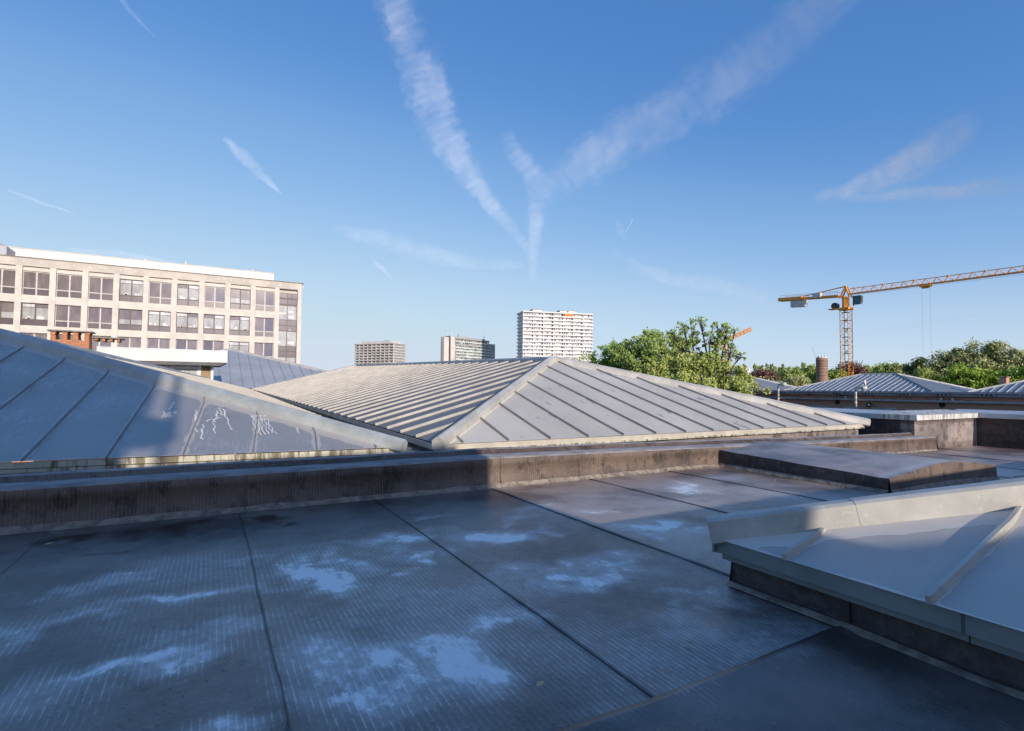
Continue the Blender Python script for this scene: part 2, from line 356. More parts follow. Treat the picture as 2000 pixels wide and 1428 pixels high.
# chalky dust patches (x, y, rx, ry, strength), as seen lying on the deck
FROST = [(.75, 4.75, .17, .55, 1.15), (1.05, 5.0, .13, .35, .7), (1.45, 5.15, .12, .3, .6), (1.75, 5.5, .35, .12, .9), (1.3, 4.6, .12, .12, .7), (1.62, 4.85, .10, .14, .9), (2.05, 5.0, .12, .1, .7),
         (2.75, 5.15, .28, .28, 1.1), (2.45, 5.4, .25, .2, .5), (3.2, 5.1, .2, .14, .6), (3.35, 5.75, .3, .12, .6), (3.9, 6.0, .3, .12, .55), (4.25, 5.55, .35, .12, .7), (3.05, 5.6, .12, .1, .6),
         (1.15, 3.0, .42, .34, 1.0), (.85, 3.3, .3, .3, .75), (1.05, 2.72, .4, .25, .6), (1.7, 3.25, .26, .2, .8), (1.95, 3.2, .16, .16, .5),
         (2.65, 3.65, .33, .14, .9), (3.05, 3.85, .5, .25, .75), (2.5, 4.05, .3, .25, .6), (3.4, 3.6, .3, .2, .4), (2.15, 3.9, .12, .4, .45),
         (-.35, 3.7, .42, .16, .85), (.0, 3.95, .4, .14, .6), (-.75, 3.65, .25, .3, .55), (.1, 2.95, .26, .12, .8), (-.35, 2.75, .35, .16, .85), (-.55, 2.6, .3, .12, .7), (-.1, 2.5, .2, .2, .4),
         (2.75, 2.62, .24, .26, .5), (2.95, 2.85, .2, .1, .5), (2.35, 2.3, .14, .3, .35), (2.9, 2.2, .4, .07, .3), (1.7, 2.25, .2, .12, .35), (.9, 2.2, .25, .2, .3),
         (4.6, 4.55, .35, .2, 1.0), (4.3, 4.75, .25, .15, .6), (6.6, 6.05, .35, .4, 1.0), (6.9, 5.7, .4, .2, .6), (4.9, 6.35, .5, .1, .35), (8.0, 6.6, .4, .3, .5), (13.5, 4.6, 1.2, .4, .45), (15.5, 5.2, 1.5, .5, .4), (3.35, 2.95, .3, .2, .5), (3.6, 2.5, .25, .2, .2)]
FROST += [(-1.1, 4.6, .5, .12, .7), (-.1, 4.75, .6, .14, .8), (-.6, 5.4, .5, .12, .6), (.25, 5.5, .25, .1, .6), (2.35, 6.2, .3, .1, .5), (5.0, 4.2, .4, .15, .7), (.6, 2.35, .2, .2, .6), (3.3, 3.1, .35, .08, .6), (1.6, 4.1, .3, .1, .5)]
STAIN = [(-1.1, 7.0, .28, .22, .9), (-.62, 7.05, .22, .25, .8), (-.15, 7.05, .17, .3, 1.), (.0, 6.6, .12, .12, .6), (.62, 7.1, .17, .3, 1.), (.68, 6.6, .18, .08, .9), (-.8, 6.45, .1, .05, .8), (-1.3, 6.35, .2, .05, .6), (1.2, 7.2, .1, .15, .5), (2.55, 6.95, .14, .2, .4), (-1.9, 6.9, .3, .3, .5)]
def field(X, Y, L, f=1.7):
    wx = X+(fbm(X*f, Y*f)-.5)*.8+(fbm(X*7+3, Y*5)-.5)*.2; wy = Y+(fbm(X*f+31, Y*f+7)-.5)*.8+(fbm(X*7+13, Y*5+9)-.5)*.26; s = np.zeros_like(X)
    for x, y, rx, ry, a in L: s = np.maximum(s, a*np.exp(-(((wx-x)/rx)**2+((wy-y)/ry)**2)*.62))
    return s
def sheet(x0, x1, y0, y1, mat, step=.04, lift=.0, left_lip=True, back_lip=False, name='membrane_sheet', raise_=0.):
    nx = max(2, int((x1-x0)/step)+1); ny = max(2, int((y1-y0)/step)+1)
    xs = np.linspace(x0, x1, nx); ys = np.linspace(y0, y1, ny); X, Y = np.meshgrid(xs, ys); X0 = X.copy()
    if left_lip:
        w = np.clip(1-(X-x0)/.4, 0, 1); X = X+w*((fbm(Y*1.3+x0*5, Y*0+x0, 3)-.5)*(.045 if abs(x0-.35) < .01 else .025))
    if back_lip:
        w = np.clip(1-(y1-Y)/.4, 0, 1); Y = Y+w*((fbm(X*1.1, X*0+3, 3)-.5)*.05)
    Z = deck_z(X)+lift+(fbm(X*.9+50, Y*.9)-.5)*.012*1.0
    if left_lip: Z = Z+.006*np.exp(-((X0-x0)/.13)**2)*(.4+1.2*fbm(Y*1.7, X*0+x0))
    if back_lip: Z = Z+.014*np.exp(-((y1-Y)/.12)**2)
    # low wrinkles where the sheet has bubbled
    for (bx, by, br, bh) in [(2.6, 2.6, .42, .012), (1.15, 3.0, .45, .008), (2.7, 3.7, .4, .008), (3.0, 2.35, .3, .006)]:
        Z = Z+bh*np.exp(-(((X-bx)/br)**2+((Y-by)/(br*.8))**2)**2)
    fr = field(X, Y, FROST); st = field(X, Y, STAIN)
    fr = np.maximum(fr, .42*np.clip(fbm(X*.7+3, Y*.9, 4)*3.-1.1, 0, 1)*np.clip((6.6-Y), 0, 1)*(Y > 2.12))
    jt = np.zeros_like(X)
    if left_lip: jt = np.maximum(jt, np.exp(-((X0-x0)/.008)**2)*(.1+.6*fbm(Y*3, X*0+x0, 3)))
    if back_lip: jt = np.maximum(jt, .8*np.exp(-((y1-Y)/.02)**2))
    v = np.stack([X, Y, Z], -1).reshape(-1, 3); idx = np.arange(nx*ny).reshape(ny, nx)
    q = np.stack([idx[:-1, :-1], idx[:-1, 1:], idx[1:, 1:], idx[1:, :-1]], -1).reshape(-1, 4)
    extra = []
    def skirt(line):
        nonlocal v
        k = len(v); low = v[line].copy(); low[:, 2] -= .012; v = np.concatenate([v, low])
        extra.extend([(line[i], line[i+1], k+i+1, k+i) for i in range(len(line)-1)])
    if left_lip: skirt(idx[:, 0])
    if back_lip: skirt(idx[-1, :])
    me = bpy.data.meshes.new(name); me.from_pydata(v.tolist(), [], q.tolist()+extra)
    pad = len(v)-X.size
    for nm, a, padv in (('frost', fr, 0), ('stain', st, 0), ('joint', jt, 1)):
        at = me.attributes.new(nm, 'FLOAT', 'POINT'); at.data.foreach_set('value', np.concatenate([a.reshape(-1), np.full(pad, padv)]).astype(np.float32))
    me.polygons.foreach_set('use_smooth', [True]*len(q)+[False]*len(extra))
    return obj(name, me, mat, deck)
YB = 7.72
sheet(-5.2, -3.3, 2.05, YB, 'deck', .08)
sheet(-3.35, -1.45, 2.05, YB, 'deck', .05, .002)
sheet(-1.5, .42, 2.05, YB, 'deck', .025, .004)
sheet(.35, 2.12, 2.05, YB, 'deck', .025, .008)
sheet(2.03, 3.95, 2.05, YB, 'deck', .025, .012)
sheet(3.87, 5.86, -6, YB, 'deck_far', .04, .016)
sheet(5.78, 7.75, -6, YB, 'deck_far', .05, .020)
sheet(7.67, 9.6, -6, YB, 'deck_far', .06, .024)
sheet(-12, 3.95, -7.9, 2.10, 'deck_smooth', .04, .024, left_lip=False, back_lip=True)
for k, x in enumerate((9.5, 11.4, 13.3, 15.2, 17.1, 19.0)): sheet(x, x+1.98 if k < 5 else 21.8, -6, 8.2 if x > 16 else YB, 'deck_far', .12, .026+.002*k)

# ---- kerb wall across the deck (membrane dressed parapet)
def px_top(x): return np.interp(x, [-6, 4, 8.5, 12.6, 18.3], [.478, .49, .43, .35, .27])
pw = thing('kerb_wall', 'long low kerb wall wrapped in black and brown ribbed bitumen membrane, crossing the whole roof deck', 'kerb wall', (6, 7.7, 0))
def wall_sheet(x0, x1, step=.05, lifty=0.):
    n = max(2, int((x1-x0)/step)+1); xs = np.linspace(x0, x1, n); vs = []; fs = []; mi = []
    rnd = lambda a, s_: (fbm(xs*a+s_*13, xs*0+s_*7, 3)-.5)
    T_ = px_top(xs); D = deck_z(xs)
    prof = [(7.60-.02, 0, D+.012), (7.645, 0, D+.075+rnd(3, 1)*.04), (7.665, 1, T_*.70), (7.655, 1, T_*.72), (7.66+rnd(2, 2)*.02, 1, T_-.025), (7.685, 2, T_),
            (7.98+rnd(2, 3)*.03, 2, T_+.012+rnd(4, 4)*.01), (8.02, 1, T_+.025), (8.06, 1, T_+.075+rnd(1.5, 6)*.02), (8.11, 2, T_+.095+rnd(1.5, 6)*.02), (8.2, 2, T_+.08+rnd(1.5, 6)*.02), (8.26, 1, T_+.0)]
    m_ = len(prof)
    for j, (y, _, z) in enumerate(prof):
        yy = (y+np.zeros(n)) - lifty*(1 if j < 8 else .3)
        zz = z+lifty*.5*(j > 4)
        vs += list(zip(xs.tolist(), yy.tolist(), (zz+np.zeros(n)).tolist()))
    mats = [0, 1, 1, 1, 2, 2, 1, 1, 2, 2, 1]
    for j in range(m_-1):
        for i in range(n-1): fs.append((j*n+i, j*n+i+1, (j+1)*n+i+1, (j+1)*n+i)); mi.append(mats[j])
    for col in (0, n-1):   # close the sheet ends so laps have thickness
        k = len(vs)
        for j in range(m_): x, y, z = vs[j*n+col]; vs.append((x, y+.02 if j < 8 else y, z-.01))
        for j in range(m_-1): fs.append((j*n+col, (j+1)*n+col, k+j+1, k+j)); mi.append(1)
    me = bpy.data.meshes.new('membrane_sheet'); me.from_pydata(vs, [], fs)
    for q in ('cove', 'wall_mem', 'ledge'): me.materials.append(M[q])
    me.polygons.foreach_set('material_index', mi); me.update()
    me.polygons.foreach_set('use_smooth', [True]*(len(fs)))
    return obj('membrane_sheet', me, None, pw)
xs_ = [-6, -4.6, -3.1, -1.56, .36, 2.2, 4.02, 5.6, 7.55, 9.3, 11.2, 13.1, 15.0, 16.7, 18.3]
for i in range(len(xs_)-1): wall_sheet(xs_[i], xs_[i+1]+(.05 if i < 13 else 0), lifty=.007*(i % 2))
e_ = MB(); e_.add([(18.3, 7.585, -.16), (18.3, 8.26, -.16), (18.3, 8.26, .28), (18.3, 8.1, .36), (18.3, 7.98, .28), (18.3, 7.665, .265)], [(0, 1, 2, 3, 4, 5)]); build(e_, 'end_sheet', 'wall_mem', pw)

# ============================================================ standing seam roofs
HP = [(-.108, .10), (-.02, .166), (.02, .166), (.108, .10), (.115, -.03), (.07, -.07), (-.07, -.07), (-.115, -.03)]
HP2 = [(-.075, .135), (-.055, .162), (.055, .162), (.075, .15), (.088, .14), (.095, -.03), (.07, -.05), (-.07, -.05), (-.095, -.03)]
def caps(root, p0, p1, mat, seg=2.6, sc=1., over=.1, HP=HP):
    p0 = Vector(p0); p1 = Vector(p1); d = (p1-p0); Lh = d.length; d.normalize(); n = max(1, round(Lh/seg)); a = -over
    for i in range(n):
        b = (i+1)*Lh/n; k = sc*(1+.02*(i % 2)); pr = [(x*k, z*k) for x, z in HP]
        build(MB().sweep(p0+d*a, p0+d*(b+.02), pr), 'cap_piece', mat, root); a = b-.03
def clip(poly, u0, u1):
    def half(P, f):
        out = []
        for i in range(len(P)):
            a, b = P[i], P[(i+1) % len(P)]; fa, fb = f(a), f(b)
            if fa >= 0: out.append(a)
            if (fa >= 0) != (fb >= 0): t = fa/(fa-fb); out.append((a[0]+(b[0]-a[0])*t, a[1]+(b[1]-a[1])*t))
        return out
    P = half(poly, lambda p: p[0]-u0)
    return half(P, lambda p: u1-p[0]) if P else P
def face(root, P3, mat, ribmat, u_first=.45, du=.94, rib_w=.03, rib_h=.05, inset=.10, taper=False, joints=0, curve=False):
    """P3: corners, first edge is the eave. Pans and ribs become separate parts."""
    P3 = [Vector(p) for p in P3]; O = P3[0]; e = (P3[1]-O).normalized(); n = (P3[1]-O).cross(P3[2]-O).normalized()
    if n.z < 0: n = -n
    s = n.cross(e)
    if (P3[2]-O).dot(s) < 0: s = -s
    P = [((p-O).dot(e), (p-O).dot(s)) for p in P3]; Lu = P[1][0]
    us = [0.]; u = u_first
    while u < max(p[0] for p in P)-.05: us.append(u); u += du
    us[0] = min(p[0] for p in P); us.append(max(p[0] for p in P))
    def dist_edges(pt):
        out = []
        for i in range(1, len(P)):
            a, b = P[i], P[(i+1) % len(P)]; L_ = math.hypot(b[0]-a[0], b[1]-a[1])
            out.append(((b[0]-a[0])*(pt[1]-a[1])-(b[1]-a[1])*(pt[0]-a[0]))/L_)
        return out
    cen = (sum(p[0] for p in P)/len(P), sum(p[1] for p in P)/len(P)); sg = 1 if dist_edges(cen)[0] > 0 else -1
    for i in range(len(us)-1):
        Q = clip(P, us[i], us[i+1])
        if len(Q) < 3: continue
        mb = MB()
        me = bpy.data.meshes.new('roof_pan'); me.from_pydata([O+e*a+s*b for a, b in Q], [], [tuple(range(len(Q)))])
        c_ = (sum(p[0] for p in Q)/len(Q), sum(p[1] for p in Q)/len(Q)); de = [sg*x for x in dist_edges(c_)]; ke = de.index(min(de))
        for nm, fn in (('UVMap', lambda q: (q[0]+us[i]*.37+i*3.1, q[1])), ('edge1', lambda q: (q[0]-us[i], us[i+1]-q[0])), ('edge2', lambda q: (sg*dist_edges(q)[ke]-inset, q[1]))):
            L_ = me.uv_layers.new(name=nm)
            for lp in me.loops: L_.data[lp.index].uv = fn(Q[lp.vertex_index])
        me.update(); pn = obj('roof_pan', me, mat, root)
        if me.polygons[0].normal.z < 0: me.flip_normals()
        if joints:   # cross welts between short trays
            v = random.uniform(.4, joints); vm = max(q[1] for q in Q)
            while v < vm-.1:
                QQ = [q for q in Q]; 
                a_ = clip([(q[1], q[0]) for q in Q], v, v+.02)
                if len(a_) >= 3:
                    lo = min(q[1] for q in a_)+.02; hi = max(q[1] for q in a_)-.02
                    if hi-lo > .1: build(MB().sweep(O+e*lo+s*v+n*.004, O+e*hi+s*v+n*.004, [(-.012, 0), (.012, 0), (.012, .012), (-.012, .012)], up=n), 'cross_welt', ribmat, pn)
                v += joints*random.uniform(.8, 1.2)
    for u in us[1:-1]:
        Q = clip(P, u-.001, u+.001)
        if len(Q) < 3: continue
        v0 = max(0, min(q[1] for q in Q)); v1 = max(q[1] for q in Q)-inset*1.35
        if v1-v0 < .08: continue
        mb = MB()
        K = [(v0-.012, 1, 0)]
        if taper: K += [(v1-.45, 1, 0), (v1-.3, .95, .0), (v1-.15, .75, .015), (v1, .35, .04)] if v1-v0 > .6 else [(v1-.1, .8, 0), (v1, .35, .02)]
        else: K += [(v1, 1, 0)]
        vs = []; fs = []
        for v, hk, dx in K:
            b0 = O+e*(u+dx)+s*v+n*.002
            vs += [b0-e*rib_w*.5, b0-e*rib_w*.38+n*rib_h*hk, b0+e*rib_w*.38+n*rib_h*hk, b0+e*rib_w*.5]
        for k in range(len(K)-1):
            a = 4*k; fs += [(a+j, a+j+1, a+5+j, a+4+j) for j in range(3)]
        fs += [(0, 1, 2, 3), tuple(range(4*len(K)-4, 4*len(K)))[::-1]]
        mb.add(vs, fs); build(mb, 'seam_rib', ribmat, root)
def plane_z(A, Bp, Cp, x, y):
    A, Bp, Cp = map(Vector, (A, Bp, Cp)); n = (Bp-A).cross(Cp-A); return A.z-(n.x*(x-A.x)+n.y*(y-A.y))/n.z

# ---- central roof
A = (3.5, 8.83, .60); Bc = (17.15, 8.98, .60); P1 = (10.3, 15.65, 2.56); C = (3.1, 50.5, 1.25)
P2 = (11.1, 48., plane_z(A, P1, C, 11.1, 48.)); D_ = (18.4, 52., plane_z(Bc, P1, P2, 18.4, 52.)-.02)
rc = thing('zinc_roof', 'large grey standing seam hipped roof in the middle, its sunny triangular front end facing the camera', 'roof', (10, 9, 0), 'hipped zinc roofs')
face(rc, [A, Bc, P1], 'zinc_front', 'rib_front', .43, .935, rib_w=.028, rib_h=.045)
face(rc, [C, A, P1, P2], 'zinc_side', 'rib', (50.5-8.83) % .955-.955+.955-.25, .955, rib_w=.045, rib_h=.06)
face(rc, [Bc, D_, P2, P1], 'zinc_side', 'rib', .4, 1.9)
caps(rc, A, P1, 'cap'); caps(rc, Bc, P1, 'cap'); caps(rc, P1, P2, 'cap_left', 4, .8); caps(rc, C, P2, 'cap', 4)
build(MB().sweep((3.52, 8.86, .545), (17.15, 9.0, .545), [(-.005, -.05), (.012, -.05), (.02, .045), (-.005, .045)]), 'eave_trim', 'trim', rc)
build(MB().sweep((3.53, 8.85, .48), (17.1, 8.99, .48), [(-.03, -.02), (.03, -.02), (.03, .015), (-.03, .015)]), 'drip_edge', 'trim_dirty', rc)
build(MB().add([(3.62, 8.98, -.2), (17.0, 9.1, -.2), (17.0, 9.1, .57), (3.62, 8.98, .57), (3.3, 50.4, .1), (3.3, 50.4, 1.15), (17.9, 51.8, .1), (17.9, 51.8, 1.15)],
               [(0, 1, 2, 3), (4, 0, 3, 5), (1, 6, 7, 2), (6, 4, 5, 7)]), 'kerb', 'wall_mem_pale', rc)
build(MB().sweep((3.47, 8.9, .53), (3.07, 50.5, 1.18), [(-.01, -.05), (.01, -.05), (.01, .05), (-.01, .05)]), 'side_trim', 'trim', rc)

# ---- left roof (partly in shade)
LA = (2.84, 9.1, .55); LB = (-10.8, 10.6, .55); LP = (-4.15, 16.0, 2.66); LC = (2.84+4.6, 51, 1.0)
rl = thing('zinc_roof', 'zinc hipped roof at the left edge with blue shaded pans, pale water marks and a grey hip cap', 'roof', (-4, 9.6, 0), 'hipped zinc roofs')
LCC = (2.5, 45.5, 1.30); LP2 = (-.43, 40.5, 1.98)
face(rl, [LA, LB, LP], 'zinc_left', 'rib_left', .375, .945, rib_w=.02, rib_h=.03, taper=True, inset=.12)
face(rl, [LCC, LA, LP, LP2], 'zinc_side', 'rib', .5, .955)
face(rl, [LB, (-11, 46, 1), LP2, LP], 'zinc_side', 'rib', .5, 1.9)
caps(rl, LA, LP, 'cap_left', 3.9, 1.0); caps(rl, LB, LP, 'cap_left'); caps(rl, LP, LP2, 'cap_left', 4)
ev = Vector(LB)-Vector(LA); ev.normalize()
l0 = Vector(LA)+ev*.05+Vector((0, .03, 0))
build(MB().sweep(l0+Vector((0, 0, -.055)), Vector(LB)+Vector((0, .03, -.055)), [(-.012, -.045), (.012, -.045), (.012, .04), (-.012, .04)]), 'eave_trim', 'trim_dirty', rl)
build(MB().sweep(l0+Vector((0, .02, -.13)), Vector(LB)+Vector((0, .05, -.13)), [(-.05, -.03), (.03, -.03), (.03, .02), (-.05, .02)]), 'drip_edge', 'trim_dirty', rl)
build(MB().add([(2.78, 9.25, -.2), (-10.8, 10.75, -.2), (-10.8, 10.75, .5), (2.78, 9.25, .5), (2.9, 46, -.2), (2.9, 46, .95)], [(0, 1, 2, 3), (0, 3, 5, 4)]), 'kerb', 'wall_mem_pale', rl)
# white runs of dried water on two pans
def on_left(x, y): return Vector((x, y, plane_z(LA, LB, LP, x, y)))
nL = (Vector(LB)-Vector(LA)).cross(Vector(LP)-Vector(LA)).normalized(); nL = nL if nL.z > 0 else -nL
def drip(pts, w=.012):
    pts = [on_left(*p)+nL*.0035 for p in pts]; vs = []; fs = []
    for i, p in enumerate(pts):
        d = (pts[min(i+1, len(pts)-1)]-pts[max(0, i-1)]).normalized(); sd_ = d.cross(nL); ww = w*random.uniform(.5, 1.3); vs += [p-sd_*ww, p+sd_*ww]
        if i: fs.append((2*i-2, 2*i-1, 2*i+1, 2*i))
    build(MB().add(vs, fs), 'water_mark', 'white_mark', rl)
mw = N('white_mark'); mw.set(Base_Color=(.74, .72, .69), Roughness=.7); M['white_mark'] = mw.m
def run(x, y0, y1, dx=0., n=14, w=.010):
    pts = []; 
    for i in range(n):
        t = i/(n-1); pts.append((x+dx*t+random.uniform(-.014, .014)+.012*math.sin(t*14), y0+(y1-y0)*t))
    drip(pts, w)
for x, y0, y1, dx in [(-.24, 11.2, 10.25, .03), (-.20, 11.0, 10.6, -.02), (.18, 11.2, 10.25, .12), (.12, 11.25, 10.9, .05), (.02, 10.75, 10.15, .05), (-.12, 10.55, 9.95, .0), (.09, 11.1, 10.6, -.03)]: run(x, y0, y1, dx)
drip([(.14, 10.8), (.06, 10.72), (-.02, 10.74), (-.07, 10.65)], .012)
for k in range(6): run(.635+k*.045, 10.75-.02*k, 10.05-random.uniform(0, .15), .05+.012*k, 12, .008)
for k in range(2): drip([(.62+.032*i, 10.78+random.uniform(-.03, .03)) for i in range(9)], .016)
run(1.32, 10.15, 9.95, 0, 6, .008)
for k in range(7): drip([(-.72+.03*i+random.uniform(-.02, .02), 11.05+random.uniform(-.15, .15)) for i in range(7)], .012)
run(-.6, 11.6, 11.25, -.05, 8, .014)

# ---- near right roof
RA = (3.6, 3.1, .39); RP = (10.4, -3.7, 2.29); RB = (3.6, -10.5, .39); RD = (17.2, 3.1, .39); RE = (17.2, -10.5, .39)
rr = thing('zinc_roof', 'close zinc hipped roof at the right edge with a cream hip cap and curved seam shadows', 'roof', (3.9, 0, 0), 'hipped zinc roofs')
face(rr, [RB, RA, RP], 'zinc_right', 'cap', 13.6-.66-.885*14, .885, rib_w=.035, rib_h=.05, taper=True, inset=.12)
face(rr, [RA, RD, RP], 'zinc_front', 'rib', .6, .9, rib_w=.035)
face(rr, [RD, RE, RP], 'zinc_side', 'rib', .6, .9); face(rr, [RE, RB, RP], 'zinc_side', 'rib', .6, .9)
RM = (4.36, 2.34, .39+.76*.2794); caps(rr, RA, RM, 'cap', 2.35, .98, .0, HP2); caps(rr, RM, RP, 'cap', 2.9, 1., .02, HP2); caps(rr, RB, RP, 'cap'); caps(rr, RD, RP, 'cap'); caps(rr, RE, RP, 'cap')
for k, (y0, y1) in enumerate([(-10.5, -6), (-6, -2), (-2, 1.42), (1.4, 3.06)]):
    build(MB().sweep((3.632, y0, .33), (3.632, y1, .33), [(-.012, -.055), (.012, -.045), (.014, .055), (-.008, .055)]), 'eave_trim', 'trim_green', rr)
    build(MB().sweep((3.67+.004*(k % 2), y0, .255), (3.67+.004*(k % 2), y1-.03, .255), [(-.016, -.03), (.02, -.03), (.02, .04), (-.016, .04)]), 'drip_edge', 'trim_green', rr)
build(MB().sweep((3.6, 3.07, .33), (17.2, 3.07, .33), [(-.012, -.055), (.012, -.055), (.012, .055), (-.012, .055)]), 'eave_trim', 'trim_green', rr)
def kerb_right():
    n = 160; ys = np.linspace(-6, 3.0, n); w = (fbm(ys*1.4, ys*0+5, 3)-.5); vs = []; prof = [(3.655, .028), (3.705, .052), (3.735, .06), (3.74, .28)]
    fs = []; mi = []
    for j, (x, z) in enumerate(prof): vs += [(x+(w[i]*.035 if j < 2 else w[i]*.015), ys[i], z+(w[i]*.02 if j == 1 else 0)) for i in range(n)]
    for j in range(3):
        for i in range(n-1): fs.append((j*n+i, j*n+i+1, (j+1)*n+i+1, (j+1)*n+i)); mi.append(0 if j == 0 else 1)
    k = len(vs); vs += [(3.70, 3.0, .03), (3.741, 3.0, .28), (17, 3.0, .28), (17, 3.0, -.2), (3.66, 3.0, -.05)]; fs += [(k, k+1, k+2, k+3, k+4)]; mi += [1]
    me = bpy.data.meshes.new('kerb'); me.from_pydata(vs, [], fs); me.materials.append(M['cove']); me.materials.append(M['wall_mem_dark']); me.polygons.foreach_set('material_index', mi)
    me.polygons.foreach_set('use_smooth', [True]*len(fs)); return obj('kerb', me, None, rr)
kerb_right()
for y in (2.08, .3): build(MB().add([(3.725, y-.012, .055), (3.725, y+.05, .055), (3.728, y+.04, .28), (3.728, y, .28), (3.75, y-.012, .07), (3.75, y, .28)], [(0, 1, 2, 3), (0, 3, 5, 4)]), 'lap_joint', 'wall_mem_dark', rr)

# ---- shallow membrane-covered hatch by the kerb wall
def hatch():
    t = thing('roof_hatch', 'broad low rooftop hatch wrapped in black membrane with shallow ridged top', 'roof hatch', (11, 6, 0))
    nx, ny = 60, 60; xs = np.linspace(9.17, 12.95, nx); ys = np.linspace(4.47, 8.0, ny); X, Y = np.meshgrid(xs, ys)
    prof = np.interp(X, [9.17, 9.4, 10.7, 11.3, 12.4, 12.95], [.235, .262, .375, .38, .27, .215])
    Z = prof+.035*np.clip((Y-4.47)/3.5, 0, 1)+.075*np.clip((Y-4.47)/3.3, 0, 1)*np.clip((10.6-X)/1.4, 0, 1)+(fbm(X*1.5, Y*1.5)-.5)*.03
    v = np.stack([X, Y, Z], -1).reshape(-1, 3); idx = np.arange(nx*ny).reshape(ny, nx); q = np.stack([idx[:-1, :-1], idx[:-1, 1:], idx[1:, 1:], idx[1:, :-1]], -1).reshape(-1, 4)
    for k, (a, b) in enumerate(((0, 30), (29, 60))):
        sub = q.reshape(ny-1, nx-1, 4)[a:min(b, ny-1)].reshape(-1, 4); vv = v.copy(); vv[:, 2] += .006*k
        me = bpy.data.meshes.new('top_sheet'); me.from_pydata(vv.tolist(), [], sub.tolist()); me.polygons.foreach_set('use_smooth', [True]*len(sub))
        for nm in ('frost', 'stain', 'joint'):
            at = me.attributes.new(nm, 'FLOAT', 'POINT')
            at.data.foreach_set('value', ((.42*np.exp(-((Y-6.2)/.06)**2)+.5*np.exp(-((Y-4.6)/.12)**2)).reshape(-1) if nm == 'frost' else np.zeros(nx*ny)).astype(np.float32))
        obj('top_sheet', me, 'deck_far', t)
    def side(line, off, name, mat):
        n = len(line); L = [Vector(v[i]) for i in line]; o = Vector(off); vs = []; 
        for k, (out, fz) in enumerate(((0, 1.), (.012, .86), (.02, .25), (.07, .04))):
            vs += [Vector((p.x+o.x*out+(random.random()-.5)*.008, p.y+o.y*out, (p.z if fz == 1 else deck_z(np.array(p.x)).item()+.02+(p.z-.0)*fz))) for p in L]
        fs = [(j*n+i, j*n+i+1, (j+1)*n+i+1, (j+1)*n+i) for j in range(3) for i in range(n-1)]
        mb = MB().add(vs, fs[:2*(n-1)]); mb.add(vs, fs[2*(n-1):], 1); build(mb, name, [mat, 'cove'], t, smooth=True)
    side(idx[:, 0], (-1, 0, 0), 'side_sheet', 'wall_mem_dark'); side(idx[0, :], (0, -1, 0), 'end_sheet', 'wall_mem'); side(idx[:, -1], (1, 0, 0), 'side_sheet', 'wall_mem_dark')  # shade of the sides is in their darker membrane colour
hatch()

# ---- stepped wall with metal coping on the right
sw = thing('stepped_wall', 'stepped roof wall in dark membrane under a pale metal coping, stained where it faces the sun', 'wall', (20, 8, -.2), None)
B('wall_face', 'wall_mem_pale', sw, 17.82, 21.7, 7.98, 8.35, -.3, .80)  # paler copy on the sunlit face, darker copy on the shaded sides
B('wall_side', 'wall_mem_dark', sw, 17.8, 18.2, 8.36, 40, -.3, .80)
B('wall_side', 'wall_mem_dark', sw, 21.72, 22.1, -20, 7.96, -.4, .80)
def coping(x0, x1, mat, y0=7.86, y1=8.74, zf=.89, zb=.975):
    build(MB().add([(x0, y0, .74), (x1, y0, .74), (x1, y1, .74), (x0, y1, .74), (x0, y0, zf), (x1, y0, zf), (x1, y1, zb), (x0, y1, zb)],
                   [(0, 3, 2, 1), (4, 5, 6, 7), (0, 1, 5, 4), (1, 2, 6, 5), (2, 3, 7, 6), (3, 0, 4, 7)]), 'coping_piece', mat, sw)
for a, b in ((18.6, 19.9), (19.915, 21.2), (21.21, 21.6)): coping(a, b, 'coping_dirty')
build(MB().add([(17.7, 7.86, .74), (18.59, 7.86, .74), (18.59, 8.74, .74), (17.7, 8.74, .74), (17.7, 7.86, .89), (18.59, 7.86, .89), (18.59, 8.74, .975), (17.7, 8.74, .89)],
               [(0, 3, 2, 1), (4, 5, 6), (4, 6, 7), (0, 1, 5, 4), (1, 2, 6, 5), (2, 3, 7, 6), (3, 0, 4, 7)]), 'coping_corner', 'coping_dirty', sw)
def coping_y(x0, x1, y0, y1, mat='coping'):
    build(MB().add([(x0, y0, .74), (x1, y0, .74), (x1, y1, .74), (x0, y1, .74), (x0, y0, .89), (x1, y0, .975), (x1, y1, .975), (x0, y1, .89)],
                   [(0, 3, 2, 1), (4, 5, 6, 7), (0, 1, 5, 4), (1, 2, 6, 5), (2, 3, 7, 6), (3, 0, 4, 7)]), 'coping_piece', mat, sw)
for k in range(9): coping_y(17.7, 18.58, 8.76+3*k, 8.76+3*(k+1)-.015)
for k in range(8): coping_y(21.62, 22.5, 8.74-3*(k+1)+.015, 8.74-3*k)
# valley floor between the roofs and lower roof beyond
build(MB().add([(2.7, 8.2, .40), (3.7, 8.2, .40), (3.7, 50, .6), (2.7, 50, .6)], [(0, 1, 2, 3)]), 'valley_floor', 'cove', kind='structure')
build(MB().add([(-12, 8.2, .30), (2.7, 8.2, .30), (2.7, 11, .30), (-12, 11, .30)], [(0, 1, 2, 3)]), 'gutter_floor', 'cove', kind='structure')
build(MB().add([(17.1, 8.3, -.25), (17.8, 8.3, -.25), (17.8, 50, -.25), (17.1, 50, -.25)], [(0, 1, 2, 3)]), 'side_gutter_floor', 'cove', kind='structure')

